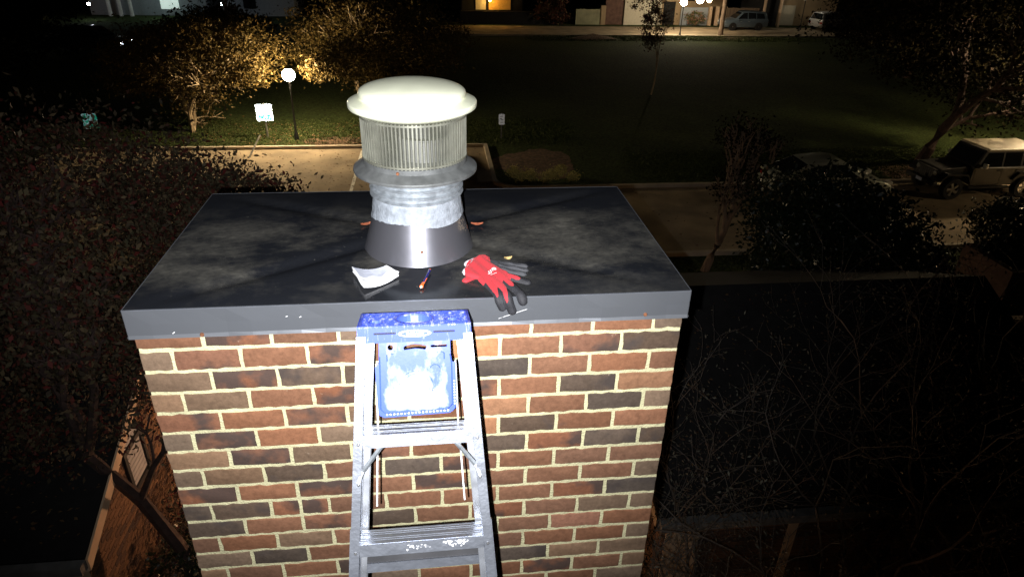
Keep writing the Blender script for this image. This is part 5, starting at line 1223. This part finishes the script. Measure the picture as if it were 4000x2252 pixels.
# the red leaved tree close on the left
tree('red_leaf_tree', 'large red leaved tree filling the left side above the black garage roof', 'tree', (-3.45, 5.3, G), (-.07, .10, 1), 3.1, .105, 5, M['bark_dark'], M['l_red'], 17000, .068, spread=.8, up=.28, kids=(3, 3), shrink=.54, sp=.30,
     crown=[((-5.2, 7.4, -3.4), (2.5, 2.2, 1.6), 430, 44, .17), ((-3.3, 8.4, -3.45), (1.5, 1.6, 1.1), 190, 42, .16), ((-7.3, 7.4, -2.6), (2.0, 2.0, 1.5), 270, 44, .19), ((-4.9, 7.6, -1.95), (2.1, 1.2, .5), 210, 36, .17), ((-7.2, 7.6, -2.0), (1.6, 1.2, .6), 150, 36, .17), ((-5.6, 7.6, -1.35), (2.2, 1.0, .4), 40, 14, .2), ((-3.6, 7.5, -2.45), (1.1, .8, .6), 130, 50, .2), ((-4.6, 5.6, -4.1), (1.3, 1.0, .8), 110, 60, .18), ((-2.65, 7.4, -2.65), (.95, .9, .65), 120, 44, .15)], wig=.13)
# lamp lit trees
tree('autumn_tree', 'spreading amber leaved tree left of the street lamp with forked pale trunks', 'tree', (-11.0, 30.8, G), (0, 0, 1), 1.0, .13, 5, M['bark_pale'], M['l_amber'], 16000, .125, spread=.75, up=.2, kids=(2, 3), shrink=.88, rs=.7, sp=.35, stems=3,
     crown=[((-10.4, 31.4, -4.25), (3.5, 2.8, 1.25), 560, 60, .34), ((-8.0, 30.6, -5.0), (1.2, 1.3, .55), 70, 50, .22), ((-13.0, 31, -5.25), (1.5, 1.6, .6), 80, 45, .24)])
tree('autumn_tree', 'wide dull amber tree behind the vent lid, right of the street lamp', 'tree', (-3.2, 34.4, G), (0, 0, 1), 1.3, .16, 5, M['bark_pale'], M['l_amber'], 16000, .135, spread=.8, up=.15, kids=(2, 3), shrink=.86, rs=.7, sp=.4, stems=2,
     crown=[((-2.6, 34.6, -4.2), (4.1, 3.0, 1.9), 680, 62, .38), ((-5.0, 30.6, -4.9), (.8, 1.0, .45), 40, 45, .2)])
# tree by the off road car
tree('street_tree', 'tall tree with a leaning bare trunk behind the off road car', 'tree', (20.95, 24.6, G), (.14, .05, 1), 2.3, .26, 5, M['bark_dark'], M['l_mix'], 9000, .16, spread=.66, up=.25, kids=(2, 3), shrink=.78, sp=.45, wig=.08,
     crown=[((22.4, 25.4, -2.8), (4.6, 3.6, 2.2), 300, 50, .4)], n=9)
tree('street_tree', 'small multi branched tree with sparse leaves between the right garage and the road', 'tree', (7.75, 15.1, G), (.12, 0, 1), 1.35, .13, 5, M['bark'], M['l_mix'], 2600, .09, spread=.55, up=.45, kids=(2, 3), shrink=.74, sp=.18, n=8)
tree('evergreen_tree', 'broad dark evergreen standing in front of the silver green hatchback', 'tree', (9.3, 11.2, G), (0, 0, 1), 1.0, .16, 4, M['bark_dark'], M['l_green'], 3000, .11, sp=.3,
     crown=[((9.3, 11.4, -5.75), (2.0, 1.9, 1.75), 560, 60, .24), ((8.6, 11.3, -4.3), (1.5, 1.3, .75), 170, 50, .2), ((10.6, 11.6, -6.2), (1.3, 1.3, 1.0), 120, 50, .2)])
tree('evergreen_bush', 'dark rounded evergreen bush at the right edge below the off road car', 'bush', (15.8, 13.6, G), (0, 0, 1), .7, .07, 4, M['bark_dark'], M['l_green'], 1800, .11, sp=.3,
     crown=[((16.3, 13.9, -6.15), (1.5, 1.2, .95), 200, 50, .2)])
tree('dark_tree', 'very tall dark tree at the top right beyond the lawn', 'tree', (32.5, 43, G), (0, 0, 1), 2.6, .3, 4, M['bark_dark'], M['l_mix'], 3000, .24, sp=.6,
     crown=[((33.5, 44, -3.9), (6.6, 5, 3.0), 330, 45, .55)], group='dark trees in the background')
tree('dark_tree', 'dark tree crown at the far right edge above the off road car', 'tree', (38, 36, G), (0, 0, 1), 2.6, .3, 4, M['bark_dark'], M['l_mix'], 3000, .24, sp=.6,
     crown=[((37, 36, -3.2), (5.5, 4, 2.8), 260, 45, .5)], group='dark trees in the background')
for (x, y, rx, h, kk, lb) in ((-27.5, 44, 5.5, 4.2, 240, 'dark tree behind the lamp lit trees, left one'), (-32, 52, 6, 4.2, 220, 'dark tree below the pale columned house'), (-41, 58, 6, 4.5, 180, 'dark tree around the farthest orange lamp'), (-14.5, 50, 3.6, 3.2, 150, 'dark tree in the gap above the street lamp'), (-6, 60, 4.5, 4.6, 190, 'dark tree behind the wide amber tree'), (-24, 33, 4.5, 4.0, 200, 'dark tree at the left edge beyond the parking lot'), (-19, 22, 3.6, 3.3, 190, 'dark tree at the left edge nearer than the parking lot')):
    tree('dark_tree', lb, 'tree', (x, y, G), (0, 0, 1), 1.6, .2, 3, M['bark_dark'], M['l_mix'], 600, .24, sp=.6, crown=[((x, y, G + h * .62), (rx, rx * .7, h * .42), kk, 36, .5)], group='dark trees in the background')
tree('poplar_tree', 'thin upright dark tree with a pale bare stem on the dark lawn', 'tree', (12.98, 38.1, G), (0, 0, 1), 2.2, .05, 4, M['bark_pale'], M['l_red'], 500, .13, spread=.25, up=1.2, shrink=.6, sp=.2,
     crown=[((12.6, 38.1, -3.9), (.5, .5, 1.3), 50, 36, .16), ((12.3, 38.1, -2.6), (1.0, .6, .6), 30, 24, .2)])
# bare winter shrubs in front of the right garage
sp_ = [((3.0, 2.9, G), (.06, .1, 1), 1.3, .045, 'dense twiggy shrub with small grey leaves next to the chimney edge'), ((4.5, 3.1, G), (.05, .05, 1), 1.55, .05, 'tall bare branched shrub in the middle of the garage gutter'), ((6.1, 3.3, G), (.1, .05, 1), 1.5, .05, 'bare branched shrub at the right end of the garage gutter'), ((3.9, 2.4, G), (.1, 0, 1), 1.2, .04, 'lower leafy shrub at the bottom right corner of the chimney'), ((7.9, 4.0, G), (0, 0, 1), 1.5, .05, 'sparse bare shrub at the lower right edge')]
for i, (b, d, ln, r, lb) in enumerate(sp_):
    tree('bare_shrub', lb, 'shrub', b, d, ln, r, 6 if i < 3 else 5, M['bark_twig'] if 'bark_twig' in M else mat('bark_twig', (.095, .08, .068), .9, vary=.3, scale=12), M['l_grey'], (7000, 6000, 4000, 5000, 2000)[i], .038, spread=.7, up=.22, wig=.2, kids=(2, 2) if i in (1, 2, 4) else (2, 3), shrink=.80, rs=.62, sp=.10, aspect=.4, group='bare shrubs right of the chimney', stems=3)
tree('evergreen_bush', 'dark bush at the foot of the red leaved tree', 'bush', (-3.5, 5.3, G), (0, 0, 1), .3, .03, 3, M['bark_dark'], M['l_green'], 900, .07, sp=.2, crown=[((-3.6, 5.2, -7.2), (.8, .6, .5), 60, 40, .12)])
tree('evergreen_bush', 'low ragged hedge along the lit garage wall', 'bush', (-3.9, 6.5, G), (0, 0, 1), .3, .03, 3, M['bark_dark'], M['l_red'], 500, .06, sp=.2, crown=[((-3.98, 6.6, -7.05), (.25, 1.6, .6), 110, 40, .12)])
for k, (px, py) in enumerate(((3.35, 22.95), (3.75, 23.05), (4.3, 22.9), (4.6, 23.15), (5.35, 22.95), (3.1, 23.5), (5.0, 23.6))):
    lb = ('yellow green shrub at the left end of the kerb row', 'second yellow green shrub of the kerb row from the left', 'third yellow green shrub of the kerb row from the left', 'fourth yellow green shrub of the kerb row from the left', 'yellow green shrub at the right end of the kerb row', 'yellow green shrub behind the left end of the kerb row', 'yellow green shrub behind the right end of the kerb row')[k]
    tree('kerb_shrub', lb, 'shrub', (px, py, G), (0, 0, 1), .18, .015, 3, M['bark'], M['l_yel'] if 'l_yel' in M else leafmat('yellow_leaves', [(.25, .24, .07), (.42, .38, .13), (.55, .48, .2)]), 200, .06, sp=.08, crown=[((px, py, G + .28), (.24, .22, .2), 22, 26, .06)], group='small shrubs along the kerb')
tree('flowering_shrub', 'pink flowered shrub against the blue grey wall, far street', 'shrub', (26.6, 69.0, G), (0, 0, 1), .3, .03, 3, M['bark'], leafmat('flower_leaves', [(.06, .08, .03), (.1, .12, .04), (.5, .25, .22)]), 400, .16, sp=.2, crown=[((26.6, 69.0, G + .75), (1.0, .4, .6), 40, 30, .16)])
tree('dark_bush', 'reddish dark bush left of the board fence, far street', 'bush', (12.2, 69.0, G), (0, 0, 1), .5, .04, 3, M['bark_dark'], leafmat('far_red_leaves', [(.05, .03, .02), (.12, .04, .03), (.07, .07, .03)]), 500, .18, sp=.3, crown=[((12.2, 69.1, -6.6), (1.8, .6, 1.1), 70, 36, .22)])

# fallen leaves scattered on the lot, the road, the lawn and the garage roofs
def litter(n, x0, y0, x1, y1, zf, size):
    e = empty('litter_root', (0, 0, 0)); X = nr.uniform(x0, x1, n); Y = nr.uniform(y0, y1, n)
    o = leaves('leaf_litter', np.column_stack([X, Y, zf(X, Y)]), size, M['l_litter'], e, up=6); o.parent = None; bpy.data.objects.remove(e); o['kind'] = 'stuff'
M['l_litter'] = leafmat('litter_leaves', [(.08, .05, .025), (.16, .10, .045), (.12, .05, .03), (.22, .16, .08)])
litter(900, -12, 22.4, 2.1, 27.7, lambda X, Y: np.full(len(X), G + .02), .09)
litter(900, -12, 16.5, 24, 22, lambda X, Y: np.full(len(X), G + .02), .09)
litter(700, -11, 28, 0, 32, lambda X, Y: np.full(len(X), G + .06), .10)
rz_ = lambda X, Y: -5.5 + (Y - 4.15) * .4478 + .03
litter(900, -9, 4.3, -4.2, 7.4, rz_, .055)
litter(700, 2.9, 4.3, 9.2, 7.4, rz_, .05)
